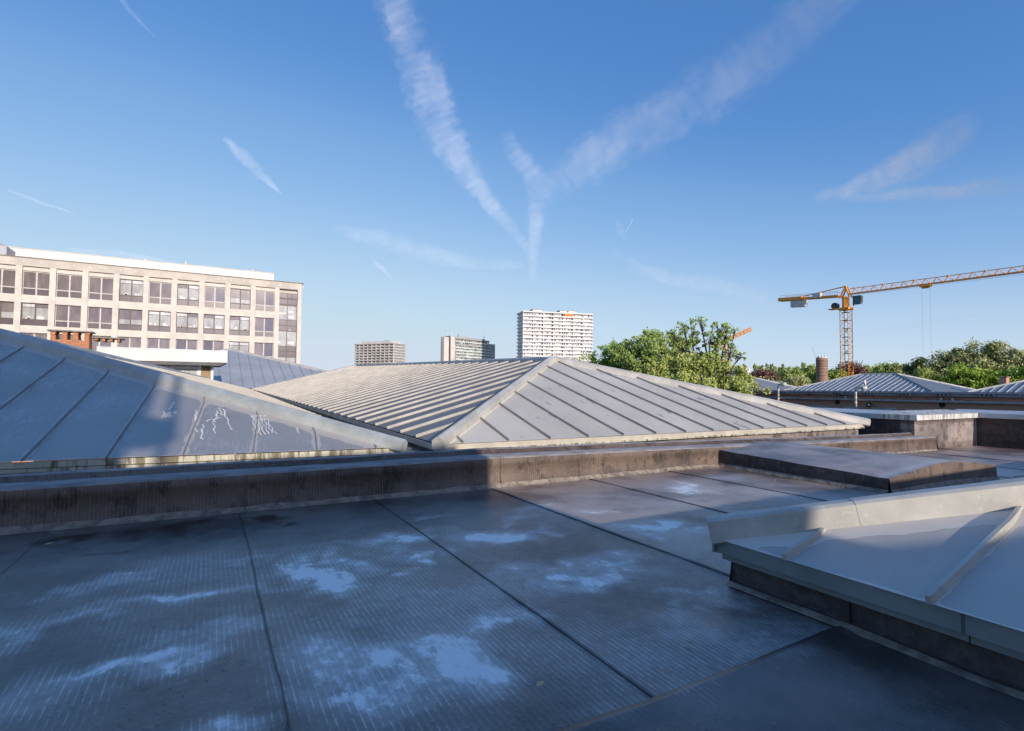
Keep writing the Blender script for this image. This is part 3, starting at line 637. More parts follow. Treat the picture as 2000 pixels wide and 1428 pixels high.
# ---- added unseen blocks behind the photographer, shaped to throw the deck and roof shadows
def behind():
    t = thing('stair_penthouse', 'brick stair penthouse with projecting bay standing behind the photographer, outside the view', 'penthouse', (-1, -9, 0))
    B('wall', 'brick_red', t, -6, 3.955, -11, -7.0, -.03, 5.0)
    B('bay', 'concrete', t, 3.956, 4.46, -9, -7.0, 3.39, 5.0)  # added overhang, slot beneath it shaped to let a sun patch through
    B('roof', 'roof_felt', t, -6.05, 3.94, -11.05, -7.05, 5.002, 5.01)
    B('lower_box', 'concrete', t, 3.956, 8.6, -7.6, -7.0, .2, 3.05)  # added box, its top edge shades the near roof's lower slope
    Y0 = -13.; k = .28*13; dx = .52
    def poly(pts, name, mat='concrete'):
        n = len(pts); vs = [(x+dx, Y0, c+k) for x, c in pts]+[(x+dx+.03, Y0-.7, c+k+.2) for x, c in pts]
        build(MB().add(vs, [tuple(range(n)), tuple(range(n, 2*n))[::-1]]+[(i, (i+1) % n, n+(i+1) % n, n+i) for i in range(n)]), name, mat, tw)
    tw = thing('stair_tower', 'taller concrete stair tower with a leaning flue, farther behind the photographer, outside the view', 'tower', (-3, -13, 0))  # added farther blocker, unseen, throws the left roof's shadow
    B('wall', 'concrete', tw, -12, -.68+dx, -16, -13.0, -.03, 11.7)
    poly([(-.68, 3.36), (-.36, 3.36), (-.30, 3.5), (-.20, 4.0), (-.5, 4.15), (-.42, 4.9), (-.3, 5.5), (-.25, 8), (-.68, 8)], 'buttress')  # outline cut to the edge of the wanted shadow
    poly([(-.36, 2.9), (-.26, 2.9), (-.16, 3.48), (-.06, 3.52), (-.06, 4.7), (-.02, 5.3), (.0, 8), (-.14, 8), (-.15, 5.3), (-.25, 4.3), (-.2, 4.0), (-.30, 3.5)], 'flue')  # added strip, leaves the slanting light streak beside it
behind()

# ============================================================ BUILDINGS BEYOND
# ---- blue-grey zinc roof seen past the white canopy
ZA = (1.7, 68, 5.6); e0 = 1.35; wz = (5.6-e0)/.287
rb = thing('zinc_roof', 'distant blue grey zinc roof with cross jointed trays, right of the white canopy', 'roof', (1.7, 60, 0), 'hipped zinc roofs')
face(rb, [(1.7-wz, 68-wz, e0), (1.7+wz, 68-wz, e0), ZA], 'zinc_far', 'rib_front', .5, .94, rib_w=.06, rib_h=.04, joints=2.6)
face(rb, [(1.7+wz, 68-wz, e0), (1.7+wz, 68+wz, e0), ZA], 'zinc_far', 'rib_front', .5, 1.9); face(rb, [(1.7+wz, 68+wz, e0), (1.7-wz, 68+wz, e0), ZA], 'zinc_far', 'rib_front', .5, 3); face(rb, [(1.7-wz, 68+wz, e0), (1.7-wz, 68-wz, e0), ZA], 'zinc_far', 'rib_front', .5, 1.9)
caps(rb, (1.7+wz, 68-wz, e0), ZA, 'cap', 4, 1.1); caps(rb, (1.7-wz, 68-wz, e0), ZA, 'cap', 4, 1.1)
B('wall', 'brick_red', rb, 1.9-wz, 1.5+wz, 68.2-wz, 67.8+wz, -9, e0-.05)

# ---- white canopy building
cb = thing('canopy_building', 'small flat roofed building with deep white fascia and windows under the canopy', 'building', (-3, 48, 0))
B('roof_slab', 'roof_felt', cb, -7.1, .96, 47.06, 51, 3.5, 4.22)
B('fascia', 'panel_white', cb, -7.12, .98, 46.98, 47.055, 3.35, 4.2)
build(MB().bar((-7.14, 47, 4.235), (1.0, 47, 4.235), .12, .05), 'roof_edge', 'gutter', cb)
build(MB().add([(.0, 47.1, 3.35), (.96, 47.1, 3.35), (.5, 47.1, 3.1), (0, 47.1, 3.1), (0, 51, 3.35), (.96, 51, 3.35), (.5, 51, 3.1), (0, 51, 3.1)], [(0, 3, 2, 1), (1, 2, 6, 5), (3, 7, 6, 2), (0, 1, 5, 4)]), 'soffit_end', 'roof_felt', cb)
B('soffit', 'roof_felt', cb, -7.1, 0, 47.06, 48.4, 3.1, 3.34)
B('wall', 'tan_wall', cb, -.79, -.12, 48.42, 48.6, -1, 3.3)
B('column', 'white_paint', cb, -.11, .06, 48.3, 48.6, -1, 3.1)
B('wall', 'tan_wall', cb, -7, -4.6, 48.42, 48.6, -1, 3.3)
for x0, x1 in ((-4.6, -2.72), (-2.7, -.81)):
    w = MB(); w.box(x0, x0+.2, 48.4, 48.5, -.5, 3.1).box(x1-.2, x1, 48.4, 48.5, -.5, 3.1).box(x0, x1, 48.401, 48.499, 2.85, 3.101)
    w = build(w, 'window', 'white_paint', cb)
    B('pane', 'pane_light', w, x0+.2, x1-.2, 48.46, 48.5, -.5, 2.85)
    for k in range(12): B('blind_slat', 'pane_white', w, x0+.22+k*.125, x0+.30+k*.125, 48.44, 48.45, -.5, 2.84)
# chimneys with pierced tops
def chimney(x0, x1, y, z0, z1, label, piers=4, hz=.55, top_only=False):
    t = thing('brick_chimney', label, 'chimney', ((x0+x1)/2, y, z0), 'pierced brick chimneys under flat slabs')
    d = 1.0; s1 = build(MB().add([(x0, y-.15, z1-.09), (x1, y-.15, z1-.09), (x1, y+d+.15, z1-.09), (x0, y+d+.15, z1-.09), (x0+.05, y-.12, z1), (x1-.05, y-.12, z1), (x1-.05, y+d+.1, z1), (x0+.05, y+d+.1, z1)],
        [(0, 3, 2, 1), (4, 5, 6, 7), (0, 1, 5, 4), (1, 2, 6, 5), (2, 3, 7, 6), (3, 0, 4, 7)]), 'cover_slab', 'slab_grey', t)
    a, b = x0+.18, x1-.18; pw_ = (b-a)/(piers*2-1)*.95; zb = z1-.09-hz
    me = MB().box(0, 1, 0, 1, 0, 1).mesh('brick'); me.materials.append(M['brick_orange'])
    def br(x, yy, z, lx, ly, lz):
        o = obj('brick', me, None, t); o.location = Vector((x, yy, z))+Vector((0, 0, 0)); o.scale = (lx, ly, lz)
        return o
    ch = .135
    for k in range(piers):
        x = a+(b-a-pw_)*k/(piers-1); n = int(hz/ch)
        for r_ in range(n): j = random.uniform(-.03, .03); br(x+j, y+random.uniform(-.02, .02), zb+r_*hz/n, pw_-abs(j), d, hz/n-.015)
        B('mortar', 'mortar', t, x+.03, x+pw_-.04, y+.03, y+d-.03, zb, z1-.09)
    if not top_only:
        B('mortar_core', 'mortar', t, a+.03, b-.03, y+.03, y+d-.03, z0, zb-.005)
        z = zb-ch; r_ = 0
        while z > z0:
            x = a+(0 if r_ % 2 else -.15); 
            while x < b:
                xa = max(x, a); xb = min(x+.40, b)
                if xb-xa > .06: br(xa+.01, y+random.uniform(-.012, .012), z+.008, xb-xa-.02, d, ch-.018)
                x += .42
            z -= ch; r_ += 1
    return t
chimney(-9.65, -7.2, 46., 3.4, 5.22, 'orange brick chimney with four piers under a slab, above the left roof hip')
chimney(-7.68, -5.8, 48.6, 4.2, 5.04, 'low chimney top with thin grey slab, left end of the white canopy', hz=.2, top_only=True)

# ---- office building
ob = thing('office_building', 'long pale concrete office block with rows of paired windows and brown glass stair strip', 'building', (-8, 100, -9))
PX = [-24.29+3.74*k for k in range(-4, 11)]; PX[-1] = 13.11-.0
PX = [-24.29+3.74*k for k in range(-4, 10)]   # centres; the last one stands left of the stair strip
rows = [(17.71, 15.35, 14.28), (13.15, 10.88, 9.92), (8.88, 6.61, 5.65), (4.61, 2.34, 1.38), (.34, -1.93, -2.89)]
YF = 100.
B('core', 'concrete', ob, -41, 13.3, YF+.7, 114, -9, 19.4)
B('parapet', 'concrete', ob, -41, 13.35, YF, YF+.69, 18.39, 19.55)
B('roof_edge', 'slab_grey', ob, -41.1, 13.6, YF-.12, YF+.7, 19.552, 19.66)
for x in PX: B('pillar', 'concrete_light', ob, x-.36, x+.36, YF-.08, YF+.69, -9, 18.387)
B('pillar', 'concrete_light', ob, 12.68, 13.33, YF-.04, YF+.69, -9, 18.387)
for r_, (zt, zw, zs) in enumerate(rows):
    zn = rows[r_+1][0] if r_ < 4 else -4
    for i in range(len(PX)-1): B('floor_band', 'concrete_light', ob, PX[i]+.362, PX[i+1]-.362, YF+.02, YF+.69, zn, zs)
for i in range(len(PX)-1): B('lintel', 'concrete_light', ob, PX[i]+.362, PX[i+1]-.362, YF+.2, YF+.69, 17.75, 18.28)
def window_mesh():
    wd, h = 3.016, 0
    fr = MB()
    return fr
KINDS = ['blind']*5+['light']*4+['mixed', 'mixed', 'dark']
rowpat = ['bbbbblbbdbb' , '', '']
pat = [list('BBBBBBBBLBLBMB'[:13]), list('BBMBBLBBMLLLLB'[:13]), list('BBBBBBBBBBBLBB'[:13]), list('BBBBLBBBBBLBBB'[:13]), list('BBLBBBBBBLBBBB'[:13])]
pat[0] = list('BBBBBBBLBLBMB'); pat[1] = list('BBBMLBBMLLLLB'); pat[2] = list('BBBBBBBBBBBLB')
for r_, (zt, zw, zs) in enumerate(rows):
    for i in range(len(PX)-1):
        x0, x1 = PX[i]+.37, PX[i+1]-.37; xm = (x0+x1)/2; y = YF+.42; f = MB()
        for xa in (x0, xm-.09, x1-.08): f.box(xa, xa+(.18 if xa == xm-.09 else .08), y-.06, y+.1, zs+.01, zt-.01)
        f.box(x0+.081, xm-.091, y-.05, y+.1, zw-.14, zw).box(xm+.091, x1-.081, y-.05, y+.1, zw-.14, zw).box(x0+.081, xm-.091, y-.05, y+.1, zt-.1, zt-.012).box(xm+.091, x1-.081, y-.05, y+.1, zt-.1, zt-.012)
        k = pat[r_][i]
        wn = build(f, 'window', 'frame_pale' if k == 'B' else 'frame_brown', ob)
        for a, b in ((x0+.08, xm-.09), (xm+.09, x1-.08)):
            B('spandrel_panel', 'spandrel', wn, a, b, y, y+.05, zs+.02, zw-.142)
            if k == 'B': B('pane', random.choice(['pane_blind', 'pane_blind', 'pane_blind', 'pane_dark']) if random.random() < .5 else 'pane_blind', wn, a, b, y, y+.04, zw, zt-.1)
            elif k == 'L':
                B('pane', 'pane_light', wn, a, b, y, y+.04, zw, zt-.62); B('pane', 'pane_blind' if random.random() < .5 else 'pane_white', wn, a, b, y, y+.04, zt-.54, zt-.1); B('transom', 'frame_brown', wn, a, b, y-.03, y+.04, zt-.62, zt-.54)
                for q in range(2): xx = random.uniform(a+.1, b-.55); B('desk_clutter', 'panel_white', wn, xx, xx+random.uniform(.2, .5), y-.012, y, zw+.01, zw+random.uniform(.15, .5))
            else:
                zc = zw+(zt-zw)*random.uniform(.25, .4); B('pane', 'pane_light', wn, a, b, y, y+.04, zw, zc); B('blind', 'pane_blind', wn, a, b, y-.01, y+.03, zc+.002, zt-.1)
# stair strip
st = B('stair_frame', 'frame_brown', ob, 9.46, 12.67, YF+.32, YF+.69, -9, 17.72)
zs_ = [17.62, 16.85, 16.55, 15.75, 15.45, 13.05, 12.95, 12.1, 11.98, 11.1, 11.0, 8.5, 8.42, 7.62, 7.5, 6.6, 6.5, 4.1, 4.0, 3.1, 3.0, 2.1, 2.0, -.4]
mats_ = ['pane_blind', 'pane_blind', 'pane_light', 'spandrel', 'spandrel', 'pane_light', 'spandrel', 'spandrel', 'pane_light', 'spandrel', 'spandrel', 'pane_light']
for k in range(12):
    for a, b in ((9.55, 11.0), (11.12, 12.58)): B('stair_pane', mats_[k], ob, a, b, YF+.26, YF+.319, zs_[2*k+1], zs_[2*k])
for x, z, w, h in ((11.3, 13.3, .9, .5), (11.3, 14.3, .8, .3), (9.7, 14.0, 1.1, .25), (11.25, 8.8, 1.0, .5), (9.7, 8.9, .4, .4), (11.4, 11.3, .3, .1)): B('stair_flight', 'panel_white', ob, x, x+w, YF+.25, YF+.262, z, z+h)
B('penthouse', 'panel_white', ob, -38, 9.48, 108, 113, 19.4, 22.35)
for k in range(17): B('panel_joint', 'fascia_grey', ob, -38+k*2.9, -38+k*2.9+.03, 107.99, 108, 19.5, 22.3)
B('penthouse_coping', 'concrete_light', ob, -38.1, 9.6, 107.9, 113.1, 22.352, 22.46)
B('plant_room', 'steel_grey', ob, -38, -26.75, 104, 108-.02, 19.4, 21.7)
build(MB().add([(-38, 104, 21.7), (-26.75, 104, 21.7), (-29.5, 104, 23.3), (-38, 104, 23.3), (-38, 107.9, 21.7), (-26.75, 107.9, 21.7), (-29.5, 107.9, 23.3), (-38, 107.9, 23.3)], [(0, 1, 2, 3), (1, 5, 6, 2), (3, 2, 6, 7), (4, 7, 6, 5)]), 'plant_room_roof', 'fascia_grey', ob)
for x, w, h in ((-12.5, .5, .35), (-10.4, .6, .4), (-4.6, .35, .8), (-1.7, .5, .35), (4.9, .5, .35), (5.9, .5, .45)): build(MB().tube([(x, 109, 22.4), (x, 109, 22.4+h)], [w*.55, w*.4], 8), 'roof_vent', 'concrete_light', ob)
for x in (-10.4, -9.2, -5.6, -3.1, -.5, 1.6, 2.7, 7.7): B('roof_box', 'steel_grey', ob, x, x+.7, 103, 103.6, 19.4, 20.25)
for k in range(28): B('bolt_cap', 'panel_white', ob, -37+k*1.87, -37+k*1.87+.16, YF-.03, YF, 18.95, 19.12)
B('vent_strip', 'dark_gap', ob, -25.2, -22.1, 107.9, 107.99, 20.2, 20.6)

# ---- tower blocks on the horizon
def frame2(p0, p1):
    p0 = Vector((*p0, 0)); p1 = Vector((*p1, 0)); d = (p1-p0).normalized(); return p0, d, Vector((-d.y, d.x, 0)), (p1-p0).length
def obox(mb, o, d, n, u0, u1, v0, v1, z0, z1, mi=0):
    vs = [o+d*u+n*v+Vector((0, 0, z)) for z in (z0, z1) for u, v in ((u0, v0), (u1, v0), (u1, v1), (u0, v1))]
    return mb.add(vs, [(0, 3, 2, 1), (4, 5, 6, 7), (0, 1, 5, 4), (1, 2, 6, 5), (2, 3, 7, 6), (3, 0, 4, 7)], mi)
def tower_block(name, label, p0, p1, depth, top, fh, loc, wallm, slabm, endm, deep=1.6, seed=1, nbay=8, soft=1.):
    t = thing(name, label, 'tower block', (*loc, -9), 'high rise blocks on the horizon'); o, d, n, L_ = frame2(p0, p1); r = random.Random(seed)
    build(obox(MB(), o, d, n, .6, L_-.6, deep, depth-deep, -9, top-.4), 'wall', wallm, t)
    build(obox(MB(), o, d, n, -.4, L_+.4, -.3, depth+.3, top-.4, top+.7), 'roof', endm, t)
    nf = int((top+9)/fh)
    for k in range(nf):
        z = top-.4-(k+1)*fh
        build(obox(MB(), o, d, n, -.3, L_+.3, 0, depth, z-.25, z+.05), 'floor_slab', slabm, t)
        mb = MB(); mb2 = MB()
        # front balcony panels and windows, uneven as people furnish them
        u = .2
        while u < L_-.4:
            w = r.uniform(1.2, 4.5); hh = r.uniform(.9, 1.15)
            obox(mb, o, d, n, u, min(L_, u+w-.08), .02, .14, z+.051, z+hh)
            u += w
        v = .4
        while v < depth-1: w = r.uniform(2.5, 5); obox(mb, o, d, n, -.15, -.03, v, min(depth, v+w-.1), z+.051, z+1.); obox(mb, o, d, n, L_+.03, L_+.15, v, min(depth, v+w-.1), z+.051, z+1.); v += w
        build(mb, 'balcony_front', slabm if r.random() < .9 else endm, t, kind='stuff')
        u = .8
        for mt in ('pane_far', 'pane_white', 'pane_dark'):
            mb2 = MB(); 
            for q in range(int(L_/2.4)):
                if r.random() < (.42 if mt == 'pane_far' else .3): 
                    uu = .9+q*2.4+r.uniform(0, .8); obox(mb2, o, d, n, uu, min(L_-.7, uu+r.uniform(.8, 1.7)), deep-.03-.01*('fwd'.find(mt[5]) % 3), deep-.001, z+.3, z+fh-.35)
            if mb2.v: build(mb2, 'window_row', mt, t, kind='stuff')
    for b in range(nbay+1):
        u = L_*b/nbay; build(obox(MB(), o, d, n, u-.12, u+.12, .15, deep-.05, -9, top-.45), 'party_wall', slabm, t)
    return t, o, d, n, L_
M['tower_white'] = plain('tower_white', (.80, .78, .73), .7, var=.2, scale=.12); M['tower_grey'] = plain('tower_grey', (.36, .35, .34), .8); M['tower_pale'] = plain('tower_pale', (.58, .56, .54), .7); M['tower_beige'] = plain('tower_beige', (.56, .52, .47), .8, var=.15, scale=.1)
M['tower_greenish'] = plain('tower_greenish', (.55, .60, .56), .6, var=.25, scale=.2)
t3, o, d, n, L_ = tower_block('tower_block', 'tallest white slab tower with an orange banner below its roof edge', (245.3, 420), (311, 403), 22, 70.8, 3.35, (278, 412), 'tower_pale', 'tower_white', 'panel_white', 2.0, 3, 7)
for u0, u1 in ((11, 20), (37.5, 44.5), (46, 54)):
    build(obox(MB(), o, d, n, u0, u1, 6, 14, 71.5, 73.8), 'roof_house', 'tower_white', t3); build(obox(MB(), o, d, n, u0-.6, u1+.6, 5.4, 14.6, 73.8, 74.4), 'roof_house_roof', 'tower_grey', t3)
build(obox(MB(), o, d, n, 39.8, 48.8, -.4, -.1, 68.4, 70.2), 'banner', 'orange_cloth', t3)
t1, o, d, n, L_ = tower_block('tower_block', 'left tower block with stacked beige balconies wrapping round its corner', (141, 622), (172, 577), 24, 49.2, 3.05, (160, 600), 'tower_grey', 'tower_beige', 'tower_beige', 2.2, 5, 9)
build(obox(MB(), o, d, n, 6, L_-6, 4, 20, 49.9, 52.4), 'roof_house', 'tower_beige', t1); build(obox(MB(), o, d, n, 36, 41, 8, 12, 52.4, 53.6), 'lift_house', 'tower_grey', t1)
t2, o, d, n, L_ = tower_block('tower_block', 'middle tower block with blank pale gable end and masts on its roof', (208.5, 487.5), (252, 502), 18, 49.5, 2.95, (230, 492), 'tower_grey', 'tower_greenish', 'tower_grey', 1.5, 8, 8)
build(obox(MB(), o, d, n, -6, -.5, 1, 16, -9, 51.2), 'gable_wall', 'tower_beige', t2); build(obox(MB(), o, d, n, -14.5, -8.5, 1, 5, -9, 50.2), 'gable_wall', 'tower_beige', t2); build(obox(MB(), o, d, n, -8.5, -6, 2, 5, -9, 51.2), 'stair_slot', 'pane_dark', t2)
build(obox(MB(), o, d, n, L_+.5, L_+12, 3, 16, -9, 47.4), 'side_wing', 'tower_grey', t2)
for k in range(17): build(obox(MB(), o, d, n, L_+.6, L_+11.8, 2.2, 3, 47.2-k*2.95-1.2, 47.2-k*2.95-.4), 'wing_balcony', 'tower_greenish', t2)
build(obox(MB(), o, d, n, -5, L_-2, 4, 12, 50.2, 52.0), 'roof_house', 'tower_grey', t2)
for u, h in ((-6.5, 5), (-1, 6), (8, 3), (L_-1.5, 4.5)): build(MB().tube([o+d*u+n*6+Vector((0, 0, 51)), o+d*u+n*6+Vector((0, 0, 51.5+h))], .28, 5), 'mast', 'panel_white' if u < 0 else 'steel_dark', t2)

# ---- brick building on the right with three hipped roofs
bb = thing('brick_building', 'long low red brick building with two gutters under the small hipped roofs', 'building', (38, 18, -9))
XF = 34.
B('upper_wall', 'brick_red', bb, XF+.35, 39, 5, 30, 1.0, 1.30)
B('lower_wall', 'brick_dark', bb, XF, 39.3, 4, 31, -9, .98)
B('wall_cap', 'dark_gap', bb, XF-.05, XF+.349, 4, 31, .985, 1.02)
B('fascia', 'fascia_grey', bb, XF+.1, XF+.34, 4.9, 30.1, 1.301, 1.45)
gp = [(-.06, -.05), (.06, -.05), (.09, .05), (-.09, .05)]
build(MB().sweep((XF+.05, 5, 1.50), (XF+.05, 30, 1.50), gp), 'upper_gutter', 'gutter', bb)
build(MB().sweep((XF-.15, 4, 1.03), (XF-.15, 31, 1.03), gp), 'lower_gutter', 'gutter', bb)
# individual brick courses on the sunny band: each header row a run of separate bricks
bm_ = MB().box(0, .03, 0, .28, 0, .085).mesh('brick'); bm_.materials.append(M['brick_red']); bm2 = bm_.copy(); bm2.materials.clear(); bm2.materials.append(M['brick_dark'])
nb = 0
for r_ in range(3):
    y = 9.4+(r_ % 2)*.15
    while y < 26 and nb < 168:
        o = obj('brick', bm_ if random.random() < .75 else bm2, None, bb); o.location = (XF+.325, y, 1.02+r_*.094); nb += 1; y += .297
for y in (25.5, 23.06, 21.2, 19.4, 17.55, 15.7, 13.9, 12.0, 10.2):
    vb = B('vent_block', 'steel_grey', bb, XF-.02, XF+.098, y-.28, y+.28, 1.33, 1.44)
    for k in (-.18, 0, .18): B('vent_hole', 'dark_gap', vb, XF-.03, XF-.021, y+k-.06, y+k+.06, 1.345, 1.43)
for y0, y1 in ((19.9, 21.1), (18.06, 19.0), (16.1, 17.4), (14.2, 15.6), (12.2, 13.6)):
    w = build(MB().box(XF-.06, XF-.001, y0, y1, .46, .58).box(XF-.06, XF-.001, y0, y0+.06, -.6, .459).box(XF-.06, XF-.001, y1-.06, y1, -.6, .459), 'window', 'steel_grey', bb); B('pane', 'pane_light', w, XF-.03, XF-.002, y0+.06, y1-.06, -.6, .459)
for y in (19.4, 13.9): build(MB().bar((XF-.02, y, .75), (XF-.02, y, .97), .04, .25).bar((XF-.14, y, .95), (XF-.02, y, .7), .03, .08), 'gutter_bracket', 'dark_gap', bb)
def small_roof(label, ya, yb, apex_z, hw=3.3, x0=XF+.1, ch=False):
    t = thing('seamed_roof', label, 'roof', (x0+hw, (ya+yb)/2, 1.5), 'small hipped roofs on the brick building')
    a, b, c, d = (x0, ya, 1.53), (x0, yb, 1.53), (x0+2*hw, yb, 1.53), (x0+2*hw, ya, 1.53); p, q = (x0+hw, ya+hw, apex_z), (x0+hw, yb-hw, apex_z)
    face(t, [b, a, p, q], 'zinc_brickroof', 'gutter', .2, .33, rib_w=.035, rib_h=.035); face(t, [a, d, p], 'zinc_brickroof', 'gutter', .2, .33, rib_w=.02, rib_h=.02)
    face(t, [d, c, q, p], 'zinc_brickroof', 'gutter', .2, 2); face(t, [c, b, q], 'zinc_brickroof', 'gutter', .2, 2)
    hp = [(-.06, -.03), (.06, -.03), (0, .07)]
    for u, v in ((a, p), (d, p), (p, q), (b, q), (c, q)): build(MB().sweep(u, v, hp), 'hip_cap', 'trim_green' if u == a else 'cap', t)
    return t
small_roof('dark seamed roof in the middle of the brick building, behind the white vent pipes', 14.4, 23.05, 2.63)
small_roof('dark seamed roof at the far left of the brick building, half behind the tree', 25.3, 34, 2.68)
small_roof('dark seamed roof at the right edge of the brick building, by the little red chimney', 4.0, 12.8, 2.66)
t = thing('small_chimney', 'little square red brick chimney behind the right seamed roof', 'chimney', (38.2, 12.7, 1.6)); B('stack', 'brick_red', t, 38, 38.4, 12.55, 12.85, 1.55, 2.33); B('cap', 'brick_dark', t, 37.95, 38.45, 12.5, 12.9, 2.331, 2.40)
def vent_pipe(label, y0, y1, z0, zb, zt, y2):
    t = thing('vent_pipe', label, 'vent pipe', (33.6, y0, z0), 'white vent pipes with elbows'); X = 33.6
    build(MB().tube([(X, y0, z0), (X, y0, zb-.05), (X, y0-.02, zb-.01), (X, y0-.06, zb), (X, y1, zb)], .065, 10), 'pipe', 'pipe_white', t, smooth=True)
    build(MB().tube([(X-.1, y1-.02, zb-.02), (X+.12, y1-.12, zb+.02)], [.13, .12], 12), 'fan_housing', 'pipe_white', t, smooth=True)
    build(MB().tube([(X, y1-.02, zb), (X, y2, zb+.05), (X, y2, zt-.08), (X, y2, zt)], [.06, .065, .065, .05], 10), 'outlet', 'pipe_white', t, smooth=True)
    for k in range(3): build(MB().tube([(X, y0, z0+.25+.28*k), (X, y0, z0+.3+.28*k)], .08, 10), 'collar', 'pipe_white', t)
vent_pipe('left white elbow vent pipe beside the leafy branch tip', 23.13, 22.78, .7, 1.95, 2.17, 22.88)
vent_pipe('right tall white vent pipe rising past both gutters of the brick wall', 18.1, 17.7, .6, 1.76, 2.2, 17.56)
t = thing('wall_lamp', 'round dark wall lamp on the brick wall below the lower gutter', 'lamp', (33.8, 17.45, .75)); build(MB().tube([(33.98, 17.45, .78), (33.75, 17.45, .74)], [.06, .15], 12), 'shade', 'steel_dark', t); build(MB().tube([(33.76, 17.45, .742), (33.72, 17.45, .735)], [.07, .05], 8), 'bulb', 'pipe_white', t)
for k, (y, lab) in enumerate(((19.03, 'small wall vent hood between the two white vent pipes'), (14.05, 'left one of two small vent hoods above the lower gutter'), (13.52, 'right one of two small vent hoods above the lower gutter'))):
    t = thing('vent_hood', lab, 'vent', (34.2, y, 1.1), 'small vent hoods on the brick wall'); B('hood', 'steel_dark', t, 34.12, 34.32, y-.09, y+.06, 1.24, 1.28); B('duct', 'pipe_white', t, 34.16, 34.30, y-.05, y+.03, 1.03, 1.239)
# round factory chimney
t = thing('factory_chimney', 'stout round brick factory chimney banded with iron hoops, left of the crane mast', 'chimney', (77.2, 46.2, -9)); cx_, cy_ = 77.2, 46.2
nn = 28; mb = MB(); rr_ = [.86, .83, .79, .765, .75, .745]; zz_ = [-9, -3, 1.6, 4.1, 5.6, 6.2]; mb.tube([(cx_, cy_, z) for z in zz_], rr_, nn); build(mb, 'shaft', 'brick_chimney', t, smooth=True)
for z in (2.8, 3.6, 4.1, 4.6, 4.95, 5.3, 5.6, 5.85): build(MB().tube([(cx_, cy_, z), (cx_, cy_, z+.07)], .79, nn), 'iron_hoop', 'steel_dark', t)
build(MB().tube([(cx_, cy_, 6.201), (cx_, cy_, 6.3)], .73, nn), 'cap_ring', 'panel_white', t)
for a in range(5): build(MB().tube([(cx_+.45*math.cos(a*1.26), cy_+.45*math.sin(a*1.26), 6.3), (cx_+.45*math.cos(a*1.26), cy_+.45*math.sin(a*1.26), 6.55)], .13, 6), 'cap_vent', 'panel_white', t)
build(MB().tube([(cx_-.5, cy_+.5, 6.2), (cx_-.95, cy_+.9, 7.9)], .02, 4), 'lightning_rod', 'steel_grey', t)

